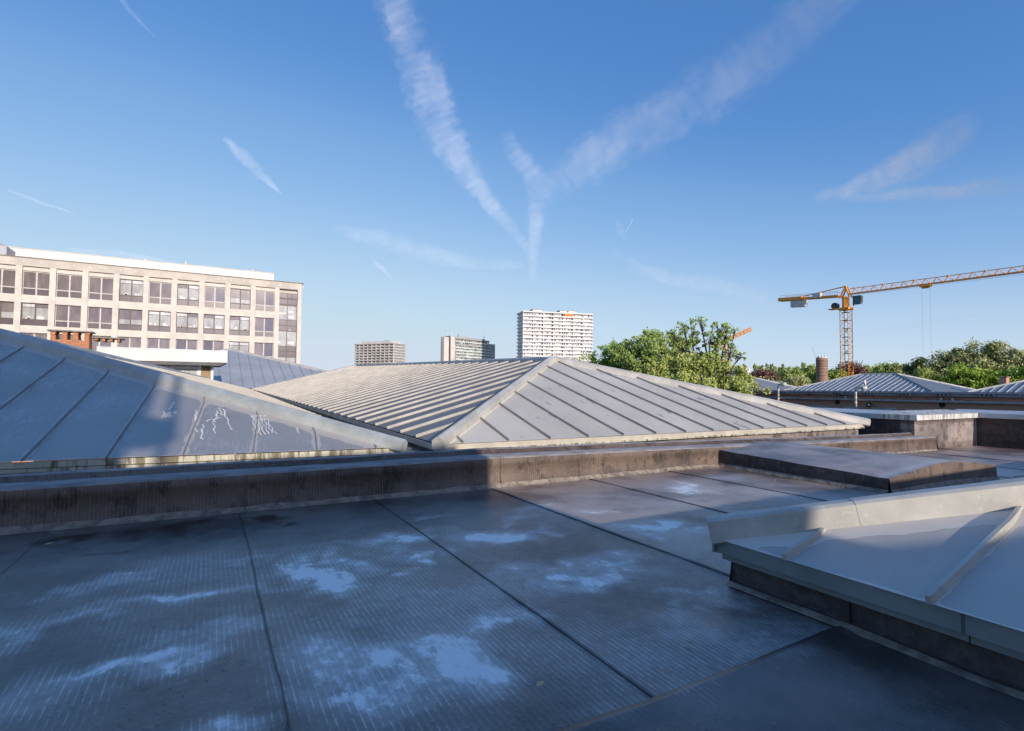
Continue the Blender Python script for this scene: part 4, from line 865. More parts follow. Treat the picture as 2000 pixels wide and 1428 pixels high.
# ---- tower crane
def lattice(mb, p0, p1, w, seg, r, up=Vector((0, 0, 1)), faces=4):
    p0 = Vector(p0); p1 = Vector(p1); d = (p1-p0).normalized(); a = d.cross(up).normalized() if abs(d.dot(up)) < .9 else Vector((1, 0, 0)); b = a.cross(d).normalized(); L_ = (p1-p0).length; n = max(1, round(L_/seg))
    cs = [a*sx*w/2+b*sy*w/2 for sx, sy in ((-1, -1), (1, -1), (1, 1), (-1, 1))]
    for c in cs: mb.bar(p0+c, p1+c, r*1.9)
    for i in range(n):
        q0 = p0+d*L_*i/n; q1 = p0+d*L_*(i+1)/n; qm = (q0+q1)/2
        for k in range(4):
            c, e = cs[k], cs[(k+1) % 4]; mb.bar(q0+c, qm+e, r); mb.bar(qm+e, q1+c, r); mb.bar(q0+c, q0+e, r)
def crane():
    t = thing('tower_crane', 'large orange tower crane with long lattice jib and grey counterweights', 'crane', (127, 70.2, -9), 'orange tower cranes')
    mx, my = 127., 70.2; j = Vector((.054, -1, 0)).normalized(); sd_ = Vector((-j.y, j.x, 0))
    mb = MB(); lattice(mb, (mx, my, -9), (mx, my, 20.0), 1.75, 2.4, .06); build(mb, 'mast', 'crane', t)
    for k in range(9): B('mast_platform', 'steel_dark', t, mx-.55, mx+.55, my-.6, my+.6, 4.2+k*1.9, 4.32+k*1.9)
    B('slewing_collar', 'crane', t, mx-1.2, mx+1.2, my-1.2, my+1.2, 20.0, 20.5)
    build(MB().tube([(mx, my, 20.5), (mx, my, 22.8)], [.75, .75], 12), 'slewing_ring', 'crane', t)
    c = Vector((mx, my, 0))
    # tower head
    mb = MB(); 
    for s_ in (-.6, .6):
        for q in (-1.1, 1.1): mb.bar(c+sd_*s_+j*q+Vector((0, 0, 22.8)), c+sd_*s_*.6+j*(.2)+Vector((0, 0, 25.5)), .25)
    mb.bar(c+sd_*-.9+Vector((0, 0, 22.9)), c+sd_*.9+Vector((0, 0, 22.9)), .4); build(mb, 'tower_head', 'crane', t)
    # jib: triangular lattice, two bottom chords one top chord
    L_ = 62; n = 32; z0 = 23.55; z1 = 23.2; mb = MB(); A0 = lambda s: c+j*(1+s*L_)
    zb = lambda s: z0+(z1-z0)*s; bt = lambda s, q: A0(s)+sd_*.62*q+Vector((0, 0, zb(s))); tp = lambda s: A0(s)+Vector((0, 0, zb(s)+1.25-.35*s))
    for q in (-1, 1): mb.bar(bt(0, q), bt(1, q), .17)
    mb.bar(tp(0), tp(1), .13); build(mb, 'jib_chord', 'crane', t)
    mb = MB(); mc = MB()
    for k in range(n):
        s = k/n; s2 = (k+1)/n; sm = (k+.5)/n
        for q in (-1, 1): mb.bar(bt(s, q), tp(sm), .10); mb.bar(tp(sm), bt(s2, q), .07)
        mb.bar(bt(s, -1), bt(s, 1), .07)
        if k % 3 == 0: mc.bar(tp(sm)-sd_*.4, tp(sm)+sd_*.4, .3, .2)
    build(mb, 'jib_lattice', 'crane_pale', t); build(mc, 'jib_joint', 'crane', t)
    # counter jib
    D0 = c-j*1.2+Vector((0, 0, 23.4)); D1 = c-j*15+Vector((0, 0, 24.3))
    for q in (-.8, .8): build(MB().bar(D0+sd_*q, D1+sd_*q, .35, .45), 'counter_jib_beam', 'crane', t)
    build(MB().bar(D0+(D1-D0)*.62+Vector((0, 0, .1)), D1-(D1-D0).normalized()*-.8+Vector((0, 0, .1)), 1.9, .8), 'machinery_deck', 'crane', t)
    build(MB().bar(c+Vector((0, 0, 25.5))+j*.2, D0+(D1-D0)*.66+Vector((0, 0, .5)), .22), 'counter_tie', 'crane', t)
    mb = MB()
    for q in (-1., 1.): mb.bar(D0+sd_*q+Vector((0, 0, 1)), D1+sd_*q+Vector((0, 0, 1)), .06)
    for k in range(9):
        for q in (-1., 1.): mb.bar(D0+(D1-D0)*k/8+sd_*q, D0+(D1-D0)*k/8+sd_*q+Vector((0, 0, 1)), .05)
    build(mb, 'handrail', 'steel_grey', t)
    dd = (D1-D0).normalized()
    for k in range(5): p = D1-dd*(1.2+k*.72+1.4); build(MB().bar(p+Vector((0, 0, -.3)), p+Vector((0, 0, -2.0)), 1.3, .62), 'counterweight', 'panel_white', t)
    build(MB().box(mx-1.6, mx-.1, my+1.0+4, my+2.9+4, 23.6, 24.7), 'winch_housing', 'panel_white', t)
    # slewing platform with cable drum, cab
    build(MB().bar(c-j*.8+Vector((0, 0, 20.5)), c-j*3.6+Vector((0, 0, 20.5)), 1.5, .2), 'side_platform', 'crane', t)
    build(MB().tube([c-j*2.3-sd_*.5+Vector((0, 0, 21.2)), c-j*2.3+sd_*.5+Vector((0, 0, 21.2))], .75, 14), 'cable_drum', 'steel_dark', t)
    cp = c+j*2.0+sd_*1.0; cab = build(MB().add([cp+j*a+sd_*b+Vector((0, 0, z)) for z, e in ((21.2, 0), (23.1, .1)) for a, b in ((-.7, -.6), (.8+e, -.6), (.8+e, .6), (-.7, .6))], [(0, 3, 2, 1), (4, 5, 6, 7), (0, 1, 5, 4), (1, 2, 6, 5), (2, 3, 7, 6), (3, 0, 4, 7)]), 'cab', 'teal', t)
    build(MB().bar(cp+j*.95+Vector((0, 0, 21.6)), cp+j*.95+Vector((0, 0, 22.9)), 1.0, .03), 'cab_window', 'pane_dark', cab)
    build(MB().bar(cp-j*.8+Vector((0, 0, 20.9)), cp-j*.8+Vector((0, 0, 23.3)), .2), 'cab_post', 'steel_dark', t)
    # trolley and hoist ropes
    tp_ = c+j*15.6; tr = MB(); tr.bar(tp_-j*.9+Vector((0, 0, 23.15)), tp_+j*.9+Vector((0, 0, 23.15)), 1.4, .35); tr.bar(tp_-j*.6+Vector((0, 0, 22.85)), tp_+j*.6+Vector((0, 0, 22.85)), .6, .35); build(tr, 'trolley', 'crane', t)
    for q in (-.7, .7): build(MB().bar(tp_+j*q+Vector((0, 0, 22.8)), tp_+j*q+Vector((0, 0, 3)), .018), 'hoist_rope', 'steel_grey', t)
    build(MB().bar(c+j*2+Vector((0, 0, 23.2)), c+j*60+Vector((0, 0, 22.6)), .04), 'trolley_rope', 'steel_grey', t)
crane()
def crane2():
    t = thing('tower_crane', 'smaller faraway orange crane with its jib raised, half hidden by the tree', 'crane', (232.5, 189.6, -9), 'orange tower cranes')
    x, y = 232.5, 189.6; mb = MB(); lattice(mb, (x, y, -9), (x, y, 24.6), 2.2, 2.8, .16); build(mb, 'mast', 'crane_pale', t)
    P = Vector((x, y, 25.6)); J = Vector((7.7-.0, -9.8, 0)).normalized(); 
    E = Vector((240.2, 179.7, 32.5)); mb = MB(); lattice(mb, P-Vector((0, 0, -1.2)), E+(E-P)*.0, 1.5, 2.0, .2); build(mb, 'jib', 'crane', t)
    build(MB().bar(P-Vector((0, 0, 1)), P+Vector((0, 0, 6.6)), .9, .5).bar(P+Vector((0, 0, 3)), P+Vector((0, 0, 7)), .4), 'tower_head', 'crane_pale', t)
    build(MB().bar(P+Vector((0, 0, 6)), E+Vector((-1, 1, 0)), .12), 'jib_tie', 'steel_grey', t)
    k = (P-E); k.z = 0; k.normalize(); build(MB().bar(P, P+k*5+Vector((0, 0, -1)), 1.4, 1.2), 'counter_jib', 'crane', t)
    build(MB().bar(P+k*4.5+Vector((0, 0, -.5)), P+k*4.5+Vector((0, 0, -3.6)), 1.6), 'counterweight', 'crane', t)
    build(MB().bar(P+Vector((1.8, -1.5, -2.6)), P+Vector((1.8, -1.5, -.4)), 1.8), 'cab', 'teal', t)
crane2()

# ============================================================ TREES
def leaf_mesh(name, centers, sizes, tint, mat):
    n = len(centers); nn_ = rng.normal(size=(n, 3))+np.array([.1, -1.0, .75]); nn_ /= np.linalg.norm(nn_, axis=1)[:, None]; a = np.cross(nn_, rng.normal(size=(n, 3))); a /= np.linalg.norm(a, axis=1)[:, None]; b = np.cross(nn_, a)
    s = sizes[:, None]; asp = .62
    v = np.stack([centers-a*s, centers+b*s*asp-a*s*.1, centers+a*s, centers-b*s*asp-a*s*.1], 1).reshape(-1, 3)
    me = bpy.data.meshes.new(name); me.vertices.add(4*n); me.vertices.foreach_set('co', v.astype(np.float32).ravel()); me.loops.add(4*n); me.loops.foreach_set('vertex_index', np.arange(4*n, dtype=np.int32))
    me.polygons.add(n); me.polygons.foreach_set('loop_start', np.arange(0, 4*n, 4, dtype=np.int32)); me.polygons.foreach_set('loop_total', np.full(n, 4, dtype=np.int32)); me.update(calc_edges=True)
    at = me.attributes.new('tint', 'FLOAT', 'POINT'); at.data.foreach_set('value', np.repeat(tint, 4).astype(np.float32)); me.materials.append(M[mat]); return me
def tree(name, label, base, blobs, mat, n_leaves, leaf, clump=.35, trunk_r=.25, limbs=True, group=None, cat='tree', tips_per=26, per_tip=None, sparse=False):
    """blobs: (dx, dy, z, rx, rz) crown masses in metres; leaves gather round twig tips spread over each mass"""
    bx, by = base; t = thing(name, label, cat, (bx, by, -9), group); wood = MB(); fork = Vector((bx, by, min(b[2]-b[4] for b in blobs)-1.2))
    wood.tube([(bx, by, -9), ((bx+fork.x)/2+.1, by, (-9+fork.z)/2), fork], [trunk_r*1.3, trunk_r, trunk_r*.8], 8)
    C_ = []; Sz = []; T_ = []; vol = sum(b[3]**2*b[4] for b in blobs)
    for (dx, dy, z, rx, rz) in blobs:
        c = Vector((bx+dx, by+dy, z)); nt_ = max(5, int(tips_per*(rx*rx*rz)**.5)); mid = (fork+c)/2+Vector((random.uniform(-.3, .3), random.uniform(-.3, .3), -.1))
        wood.tube([fork, mid, c], [trunk_r*.55, trunk_r*.35, trunk_r*.16], 6)
        dirs = rng.normal(size=(nt_, 3)); dirs /= np.linalg.norm(dirs, axis=1)[:, None]; rad = rng.uniform(.35 if not sparse else .5, 1.0, nt_)**.5
        tips = np.array(c)+dirs*rad[:, None]*np.array([rx, rx, rz])*rng.uniform(.85, 1.12, (nt_, 1))
        if limbs:
            for tp in tips[:: 1 if sparse else 4]:
                tpv = Vector(tp); wood.tube([c+(mid-c)*random.uniform(0, .5), (c+tpv)/2+Vector((0, 0, .05)), tpv], [trunk_r*.09, trunk_r*.06, trunk_r*.025], 4)
        m = max(6, int(n_leaves*(rx*rx*rz)/vol/nt_)); cl = clump*rng.uniform(.6, 1.25, nt_)
        P_ = (tips[:, None, :]+rng.normal(size=(nt_, m, 3))*cl[:, None, None]*np.array([1, 1, .75])*.55).reshape(-1, 3)
        C_.append(P_); Sz.append(leaf*rng.uniform(.6, 1.25, len(P_))); T_.append(np.clip(np.repeat(rng.uniform(0, 1, nt_), m)*.6+rng.uniform(0, .4, len(P_)), 0, 1))
    build(wood, 'trunk', 'bark', t, smooth=True)
    obj('crown', leaf_mesh('crown', np.concatenate(C_), np.concatenate(Sz), np.concatenate(T_), mat), None, t); return t
# row of trees behind the middle roof (distances 28 to 36 m)
def at(az, dist, z=None): a = R(az); return (math.sin(a)*dist, math.cos(a)*dist)
def tree_az(name, label, az, dist, blobs, *a, **k):
    """blobs given as (degrees from the trunk, depth, z, rx, rz)"""
    b = at(az, dist); out = []
    for d_, dep, z, rx, rz in blobs: q = at(az+d_, dist+dep); out.append((q[0]-b[0], q[1]-b[1], z, rx, rz))
    return tree(name, label, b, out, *a, **k)
GT = 'trees behind the middle roof'
tree_az('broadleaf_tree', 'bright green bushy tree beside the white tower, lowest of the row behind the roof', 39.3, 36, [(-2.1, 0, 3.1, .7, .65), (-.9, .5, 3.5, .8, .7), (.3, 0, 3.95, .8, .7), (1.6, .5, 3.6, 1.0, .9), (3.0, .4, 3.3, 1.1, .9), (4.6, .3, 3.0, 1.1, .9), (1, 0, 2.5, 1.4, .8), (4, 0, 2.3, 1.4, .8)], 'leaf_bright', 15000, .08, clump=.28, trunk_r=.2, group=GT)
tree_az('broadleaf_tree', 'rounded mid green tree between the bright bush and the tall sparse tree', 43.2, 34, [(-2.9, .5, 3.85, .65, .65), (-1.7, .5, 4.0, .8, .75), (-.5, .5, 4.25, .8, .7), (.6, .4, 4.55, .75, .7), (1.6, 1, 4.75, .75, .65), (2.6, 1, 4.2, .8, .8), (1.4, 0, 3.6, 1.2, .9), (-.8, 0, 3.2, 1.3, .8), (2.8, 0, 3.0, 1.2, .9)], 'leaf_green', 16000, .075, clump=.27, trunk_r=.22, group=GT)
tree_az('broadleaf_tree', 'tall open tree with thin twigs and scattered leaf clusters against the sky', 49.0, 28, [(-3.0, 0, 4.1, .45, .55), (-2.2, 0, 4.75, .32, .5), (-1.5, 0, 4.3, .4, .7), (-.5, 0, 4.9, .28, .38), (.4, 0, 4.1, .35, .5), (1.3, 0, 4.55, .5, .42), (1.9, 0, 4.2, .45, .5), (.9, 0, 3.6, .5, .6), (2.7, .2, 4.45, .22, .18), (2.3, 0, 3.4, .4, .45), (3.2, 0, 3.15, .35, .2), (-1.2, .3, 3.3, .7, .7), (-2.6, 0, 3.3, .5, .6)], 'leaf_green', 5600, .06, clump=.11, trunk_r=.15, sparse=True, tips_per=70, group=GT)
tree_az('broadleaf_tree', 'yellow green leafy mass at the foot of the open tree, above the roof hip', 48.9, 25.5, [(-4.4, 0, 2.35, .7, .5), (-2.9, 0, 2.5, .8, .6), (-1.3, 0, 2.55, .8, .6), (.3, 0, 2.5, .8, .6), (1.8, 0, 2.3, .75, .6), (3.0, -.2, 2.05, .6, .5), (-2.2, -1, 1.7, 1.1, .6), (.6, -1, 1.5, 1.1, .6), (2.6, -1, 1.4, .8, .6), (5.0, -.3, 1.55, .28, .3), (3.9, -.3, 1.5, .5, .35)], 'leaf_yellow', 20000, .066, clump=.22, trunk_r=.18, group=GT)
tree_az('twiggy_tree', 'thin bare topped sapling with few leaves by the white tower corner', 38.2, 40, [(-.4, 0, 4.0, .35, .5), (.6, 0, 4.1, .4, .5)], 'leaf_green', 130, .06, clump=.3, trunk_r=.07, sparse=True, tips_per=30, group=GT)
# right hand trees behind the brick building
G2 = 'trees behind the brick building'
tree_az('broadleaf_tree', 'biggest olive green tree at the right edge, with a lumpy airy top', 70.4, 72, [(-2.6, 0, 4.4, 1.1, 1.0), (-1.5, 0, 5.0, 1.2, 1.0), (-.2, .5, 5.4, 1.2, 1.1), (.9, 0, 5.6, 1.0, 1.0), (1.9, 0, 4.7, 1.3, 1.1), (3.1, 0, 4.2, 1.4, 1.1), (4.3, 0, 4.4, 1.2, 1.0), (-.5, 0, 3.6, 2.4, 1.4), (2.4, 0, 3.2, 2.4, 1.4), (-2.6, 0, 3.0, 1.5, 1.3)], 'leaf_olive', 42000, .125, clump=.5, trunk_r=.4, group=G2)
tree_az('bush', 'vivid green low bushy tree in front of the olive tree, left part', 68.6, 63, [(-.9, 0, 2.0, 1.1, 1.1), (.4, 0, 2.5, 1.2, 1.2), (1.7, 0, 2.2, 1.3, 1.2)], 'leaf_bright', 18000, .1, clump=.45, trunk_r=.25, group=G2)
tree_az('bush', 'vivid green low bushy tree in front of the olive tree, right part', 72.0, 63, [(-1.6, 0, 2.5, 1.3, 1.3), (0, 0, 2.2, 1.4, 1.3), (1.8, 0, 2.6, 1.5, 1.5)], 'leaf_bright', 18000, .1, clump=.45, trunk_r=.25, group=G2)
tree_az('broadleaf_tree', 'dark tree with pointed top left of the big olive tree', 66.4, 76, [(-.5, 0, 3.6, .8, 1.1), (.0, 0, 4.5, .55, .8), (.8, 0, 3.6, .8, .9), (1.6, 0, 4.0, .6, .8), (0, -1, 2.5, 1.6, 1.0)], 'leaf_dark', 14000, .13, clump=.4, trunk_r=.3, group=G2)
tree_az('blossom_tree', 'low pale blossoming tree just above the middle seamed roof hip', 66.2, 70, [(-.8, 0, 2.5, .8, .8), (.4, 0, 3.0, .8, 1.0), (1.2, 0, 2.4, .8, .7)], 'leaf_yellow', 6000, .1, clump=.35, trunk_r=.2, group=G2)
tree_az('broadleaf_tree', 'olive tree between the dark pointed tree and the round green tree', 65.2, 110, [(-.4, 0, 4.6, 1.5, 1.3), (.6, 0, 5.0, 1.3, 1.2), (0, 0, 3.2, 2.0, 1.2)], 'leaf_olive', 9000, .17, clump=.55, trunk_r=.3, group=G2)
tree_az('broadleaf_tree', 'round green tree on the left end of the trees behind the ridge', 64.3, 110, [(-.4, 0, 4.9, 1.5, 1.1), (.3, 0, 4.7, 1.4, 1.2), (0, 0, 3.2, 2.0, 1.2)], 'leaf_green', 8000, .17, clump=.55, trunk_r=.3, group=G2)
# far tree line
G3 = 'distant trees along the horizon'
def far_tree(kind, label, az, dist, top, w, mat, n=1500):
    lf = dist*.0018
    if kind == 'poplar_tree': bl = [(0, 0, top-w*k*1.5-w*.9, w*(.42+.14*k), w*1.2) for k in range(5)]
    else: bl = [(0, 0, top-w*.7, w, w*.7)]+[(0, 0, top-w*1.5, w*1.25, w)]+[((-1)**q*math.degrees(w*.8/dist), 0, top-w*random.uniform(1.0, 1.4), w*.7, w*.6) for q in range(2)]
    return tree_az(kind, label, az, dist, bl, mat, n, lf, clump=w*.28, trunk_r=w*.1, limbs=False, group=G3, tips_per=44/(w**.5))
FT = [('copper_beech', 'dark copper red tree right behind the orange crane mast', 61.3, 190, 10.2, 3.6, 'leaf_copper'), ('copper_beech', 'dark copper red tree left of the factory chimney', 54.1, 170, 7.4, 2.9, 'leaf_copper'),
      ('broadleaf_tree', 'green tree whose crown meets the factory chimney from the left', 58.1, 200, 9.6, 3.0, 'leaf_green'), ('broadleaf_tree', 'round green tree second left of the factory chimney', 56.7, 180, 8.2, 2.9, 'leaf_green'), ('broadleaf_tree', 'dark green tree filling the gap beside the copper beech', 55.6, 190, 7.0, 2.4, 'leaf_dark'),
      ('broadleaf_tree', 'round green tree directly right of the crane mast', 62.6, 210, 9.6, 2.6, 'leaf_green'), ('broadleaf_tree', 'second round green tree right of the crane mast', 63.3, 215, 9.5, 2.4, 'leaf_green'),
      ('broadleaf_tree', 'low olive tree behind the left seamed roof ridge', 54.6, 130, 4.0, 2.4, 'leaf_olive'), ('broadleaf_tree', 'low olive tree below the dark trees, right of the left seamed roof', 57.0, 130, 4.6, 2.5, 'leaf_olive'), ('broadleaf_tree', 'broad green tree partly behind the crane mast foot', 60.2, 160, 6.9, 2.3, 'leaf_green'), ('broadleaf_tree', 'dim green tree between chimney and crane mast', 59.6, 175, 6.0, 2.2, 'leaf_dark')]
for kd, lab, az, ds, top, w, mt in FT: far_tree(kd, lab, az, ds, top, w, mt, 5200)
orders = ['first', 'second', 'third', 'fourth', 'fifth', 'sixth', 'seventh', 'eighth', 'ninth', 'tenth', 'eleventh']
for i, (az, top, w) in enumerate([(51.9, 13.9, 1.6), (52.53, 15.2, 1.8), (53.48, 15.4, 1.9), (53.82, 14.1, 1.4), (54.09, 14.5, 1.3), (54.5, 15.3, 1.5), (54.9, 15.3, 1.7), (55.2, 14.4, 1.3), (55.6, 13.5, 1.3), (55.9, 15.2, 1.6), (57.6, 15.7, 1.7)]):
    far_tree('poplar_tree', '%s slim poplar from the left along the horizon, left of the factory chimney' % orders[i], az, 330, top, w, 'leaf_olive' if i % 2 else 'leaf_green', 1800)
wb = []
for i in range(30):
    az = -20+i*3.3+random.uniform(-.8, .8); dd = random.uniform(340, 420); w = random.uniform(4, 6); tp = random.uniform(2.5, 4.5) if az < 45 else random.uniform(7, 10)
    if 36 < az < 47: continue
    for q in (-.7, 0, .7): wb.append((az-28, dd-380, tp-w*random.uniform(.7, 1.2), w, w*.7)); wb.append((az-28+q*math.degrees(w*1.6/dd), dd-380, tp-w*1.6, w*1.2, w))
wt = tree_az('distant_woods', 'x', 28, 380, wb, 'leaf_dark', 52000, .75, clump=1.6, trunk_r=.5, limbs=False, tips_per=6)
for ch in list(wt.children):
    ch.parent = None; ch.name = 'distant_woods' if ch.name.startswith('crown') else 'distant_wood_trunks'; ch['kind'] = 'stuff'
bpy.data.objects.remove(wt)
# far white housing between the poplars
for i, (az, w, top) in enumerate([(52.2, 6, 14.6), (53.0, 8, 15.0), (54.3, 7, 14.4), (57.3, 4, 14.0)]):
    x, y = at(az, 420); t = thing('distant_house', ['pale block leftmost among the poplars', 'pale block with chimneys, second among the poplars', 'pale low block, third among the poplars', 'grey gabled house just left of the factory chimney'][i], 'house', (x, y, -9), 'far housing among the poplars')
    B('wall', 'panel_white', t, x-w/2, x+w/2, y, y+8, -9, top)
    for k in range(3): B('window', 'pane_dark', t, x-w/2+w*(k+.3)/3, x-w/2+w*(k+.65)/3, y-.05, y, top-3, top-1.4); B('chimney', 'tower_white', t, x-w/2+w*(k+.2)/3, x-w/2+w*(k+.5)/3, y+2, y+3, top, top+1.5)

# ============================================================ CONTRAILS
def contrail(label, pts, alpha, seed, cat='contrail', stretch=(1, 1), fine=1.):
    Rr = 14000.; P = []; n = 90; az = np.array([p[0] for p in pts]); el = np.array([p[1] for p in pts]); w = np.array([p[2] for p in pts]); tt = np.linspace(0, 1, len(pts)); T = np.linspace(0, 1, n)
    # smooth through the points
    def sm(a): 
        v = np.interp(T, tt, a); k = np.ones(9)/9; vp = np.concatenate([np.full(4, v[0]), v, np.full(4, v[-1])]); return np.convolve(vp, k, 'valid')
    az, el, w = sm(az), sm(el), sm(w); da = np.gradient(az)*np.cos(np.radians(el)); de = np.gradient(el); L_ = np.hypot(da, de); nx, ny = -de/L_, da/L_; ln = np.cumsum(L_)
    m = 9; vs = []; uvs = []
    for i in range(n):
        for k in range(m):
            s = (k/(m-1)*2-1)*1.35; a = R(az[i]+nx[i]*w[i]*s/max(.3, math.cos(R(el[i])))); e = R(el[i]+ny[i]*w[i]*s)
            vs.append((Rr*math.sin(a)*math.cos(e), Rr*math.cos(a)*math.cos(e), Rr*math.sin(e)+EYE)); uvs.append((ln[i], s, w[i]))
    fs = [(i*m+k, i*m+k+1, (i+1)*m+k+1, (i+1)*m+k) for i in range(n-1) for k in range(m-1)]
    me = bpy.data.meshes.new('contrail'); me.from_pydata(vs, [], fs)
    me.polygons.foreach_set('use_smooth', [True]*len(fs))
    for nm, j in (('along', 0), ('across', 1), ('wide', 2)):
        at_ = me.attributes.new(nm, 'FLOAT', 'POINT'); at_.data.foreach_set('value', np.array([u[j] for u in uvs], dtype=np.float32))
    at_ = me.attributes.new('fade', 'FLOAT', 'POINT'); fd = np.clip(np.minimum(T/.12, (1-T)/.12), 0, 1); at_.data.foreach_set('value', np.repeat(fd, m).astype(np.float32))
    mt = N('ice_cloud'); 
    g = {k: mt.n('ShaderNodeAttribute') for k in ('along', 'across', 'wide', 'fade')}
    for k in g: g[k].attribute_name = k
    G = {k: g[k].outputs['Fac'] for k in g}
    off = mt.math('MULTIPLY', G['across'], G['wide'])
    def nz(sx, sy, sc, det, rough, sd_):
        cb = mt.n('ShaderNodeCombineXYZ'); mt.l(mt.math('MULTIPLY', G['along'], sx), cb.inputs[0]); mt.l(mt.math('MULTIPLY', off, sy), cb.inputs[1]); cb.inputs[2].default_value = seed+sd_
        return mt.noise(cb.outputs[0], sc, det, rough)
    n1 = nz(.22, .25, 1, 3, .5, 0); n2 = nz(1.7*fine, .30, 1, 5, .55, 5); n3 = nz(.5*fine, .5, 2, 7, .62, 9)
    edge = mt.math('ABSOLUTE', mt.math('ADD', G['across'], mt.math('MULTIPLY', mt.math('SUBTRACT', n3, .5), 1.3)))
    body = mt.ramp(edge, 1.05, .25)
    a = mt.math('MULTIPLY', body, mt.ramp(mt.math('ADD', mt.math('MULTIPLY', n2, .34), mt.math('MULTIPLY', n1, .66)), .28, .70)); a = mt.math('MULTIPLY', a, G['fade']); a = mt.math('MULTIPLY', a, alpha, True)
    nb_ = mt.n('ShaderNodeBsdfDiffuse'); nb_.inputs[0].default_value = (.62, .70, .80, 1)
    tr = mt.n('ShaderNodeBsdfTransparent'); mx = mt.n('ShaderNodeMixShader'); mt.l(a, mx.inputs[0]); mt.l(tr.outputs[0], mx.inputs[1]); mt.l(nb_.outputs[0], mx.inputs[2])
    out = [q for q in mt.t.nodes if q.type == 'OUTPUT_MATERIAL'][0]; mt.l(mx.outputs[0], out.inputs[0]); mt.t.nodes.remove(mt.b)
    me.materials.append(mt.m); o = obj('contrail', me); tag(o, label, cat, 'ice trails in the sky'); o.visible_shadow = True
    return o
CT = {
 'main': [(14.7, 37.8, 2.0), (16.4, 35.1, 2.0), (17.8, 32.9, 2.2), (19.5, 29.8, 2.6), (20.6, 27.2, 2.5), (22.6, 23.7, 1.9), (25.4, 20.4, 1.2), (28.2, 17.5, 0.87), (30.1, 15.4, 0.71), (31.0, 14.1, 0.5)],
 'stem': [(28.1, 26.2, 0.6), (28.9, 24.3, 1.09), (30.9, 22.2, 1.4), (32.3, 20.7, 1.8), (31.8, 19.0, 1.2), (31.5, 16.5, 0.95), (31.3, 13.9, 0.75), (31.3, 10.7, 0.5)],
 'wide': [(32.4, 19.5, 1.2), (33.9, 20.8, 1.8), (37.2, 23.2, 2.62), (41.5, 25.1, 3.0), (46.2, 26.6, 3.0), (51.2, 28.8, 2.8), (55.9, 30.7, 2.5), (59.4, 32.5, 2.3), (64.7, 35.5, 2.3)]}
contrail('broad bright contrail falling from the top centre and bending right', CT['main'], .42, 1.)
contrail('short ragged contrail ending in the straight stem of the Y shape', CT['stem'], .34, 7.)
contrail('very wide faint contrail rising to the upper right corner', CT['wide'], .31, 13., fine=.6)
contrail('small bright wedge of cloud on the lower edge of the wide faint contrail', [(39.1, 22.4, .33), (39.7, 23.8, .76), (41.3, 24.6, .44)], .2, 17.)
contrail('short comet shaped cloud streak alone in the left sky', [(.2, 22.5, .25), (2.0, 21.1, .8), (3.9, 19.6, .5), (5.7, 18.2, .1)], .34, 19.)
contrail('thin straight contrail near the top left corner', [(-8.3, 31.0, .3), (-7.4, 30.0, .25), (-5.2, 28.6, .1)], .2, 23.)
contrail('very thin short contrail at the left edge above the office block', [(-14.8, 14.9, .1), (-12.5, 14.3, .14), (-10.3, 13.9, .08)], .22, 29.)
contrail('feathery wide cloud in the right sky above the crane jib', [(58.5, 17.3, .5), (60.9, 17.6, .9), (63.1, 18.1, 1.3), (66.1, 18.9, 1.7), (68.5, 20.1, 1.9), (70.8, 21.6, .9)], .62, 31., 'cloud', fine=.5)
contrail('long flat cloud band under the feathery cloud at the right edge', [(60.7, 17.0, .3), (65.3, 16.6, .7), (69.4, 16.0, .8), (75.2, 15.6, 1.0)], .62, 37., 'cloud', fine=.4)
contrail('faint low cloud veil above the middle tower block', [(9.9, 15.8, .5), (16.0, 15.0, 1.3), (20.8, 13.7, 1.1), (25.7, 13.0, .8), (30.6, 12.8, .5)], .22, 41., 'cloud', fine=.5)
contrail('faint bent cloud wisp above the tallest tower and trees', [(39.5, 14.3, .5), (42.6, 12.3, .8), (46.1, 11.0, 1.), (51.0, 10.1, 1.0), (55.7, 8.0, .5)], .28, 43., 'cloud', fine=.5)
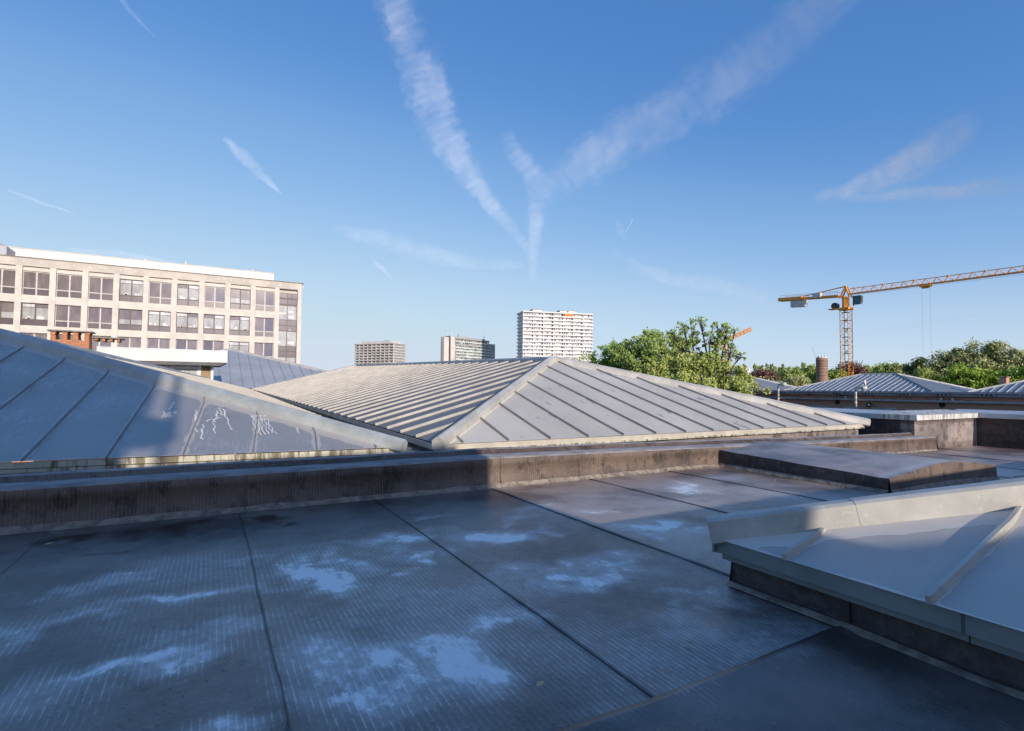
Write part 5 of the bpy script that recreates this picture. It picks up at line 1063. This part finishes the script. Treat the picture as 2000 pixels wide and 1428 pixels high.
contrail('tiny cloud stroke above the left tower block', [(14.3, 13.0, .2), (15.6, 11.9, .4), (16.5, 11.0, .1)], .3, 47., 'cloud')
contrail('faint streak just above the office block roof', [(-11.2, 10.9, .2), (-7.4, 11.2, .35), (-3.1, 11.0, .1)], .22, 53., 'cloud', fine=.5)
contrail('faint streak across the hoist ropes of the large crane', [(60.9, 4.6, .3), (66.2, 5.7, .45), (70.8, 6.2, .1)], .22, 59., 'cloud', fine=.5)
contrail('small puff of cloud beside the short straight vapour line', [(40.2, 17.3, .4), (40.6, 16.2, .5), (41.2, 15.2, .2)], .2, 61., 'cloud')
contrail('tiny straight vapour line right of the small puff', [(41.0, 15.9, .06), (41.9, 17.3, .08)], .6, 67.)

# ============================================================ LITTER
mb = MB()
def scrap(x, y, z, s, a):
    c, s_ = math.cos(a), math.sin(a); L_ = s; w = s*random.uniform(.12, .4); h = random.uniform(.003, .012)
    pts = [(-L_, 0, 0), (-L_*.2, w, h), (L_, 0, h*.4), (-L_*.1, -w, h*.2)]
    mb.add([(x+c*p-s_*q, y+s_*p+c*q, z+r+.002) for p, q, r in pts], [(0, 3, 2, 1), (0, 1, 2, 3)])
for i in range(46): x, y = random.uniform(-1.6, 8.8), random.uniform(1.6, 7.4); scrap(x, y, .035, random.uniform(.006, .02), random.uniform(0, 6))
for x, y, s in ((-1.35, 6.85, .05), (.35, 2.55, .035), (1.9, 2.9, .03), (1.55, 2.45, .035), (2.35, 2.6, .02), (2.2, 2.25, .04), (1.0, 2.5, .02), (4.2, 2.0, .02), (2.6, 2.4, .03)): scrap(x, y, .04, s, random.uniform(0, 3))
for i in range(40): x = random.uniform(7.6, 9.1); scrap(x, 7.56-abs(random.gauss(0, .10)), .05, random.uniform(.01, .03), random.uniform(0, 6))
for i in range(40): y = random.uniform(4.5, 7.6); scrap(9.1-abs(random.gauss(0, .16))-.05, y, .035, random.uniform(.008, .02), random.uniform(0, 6))
M['litter'] = plain('litter', (.70, .56, .34), .8, var=.4, scale=9)
o = build(mb, 'dry_petals', 'litter'); o['kind'] = 'stuff'
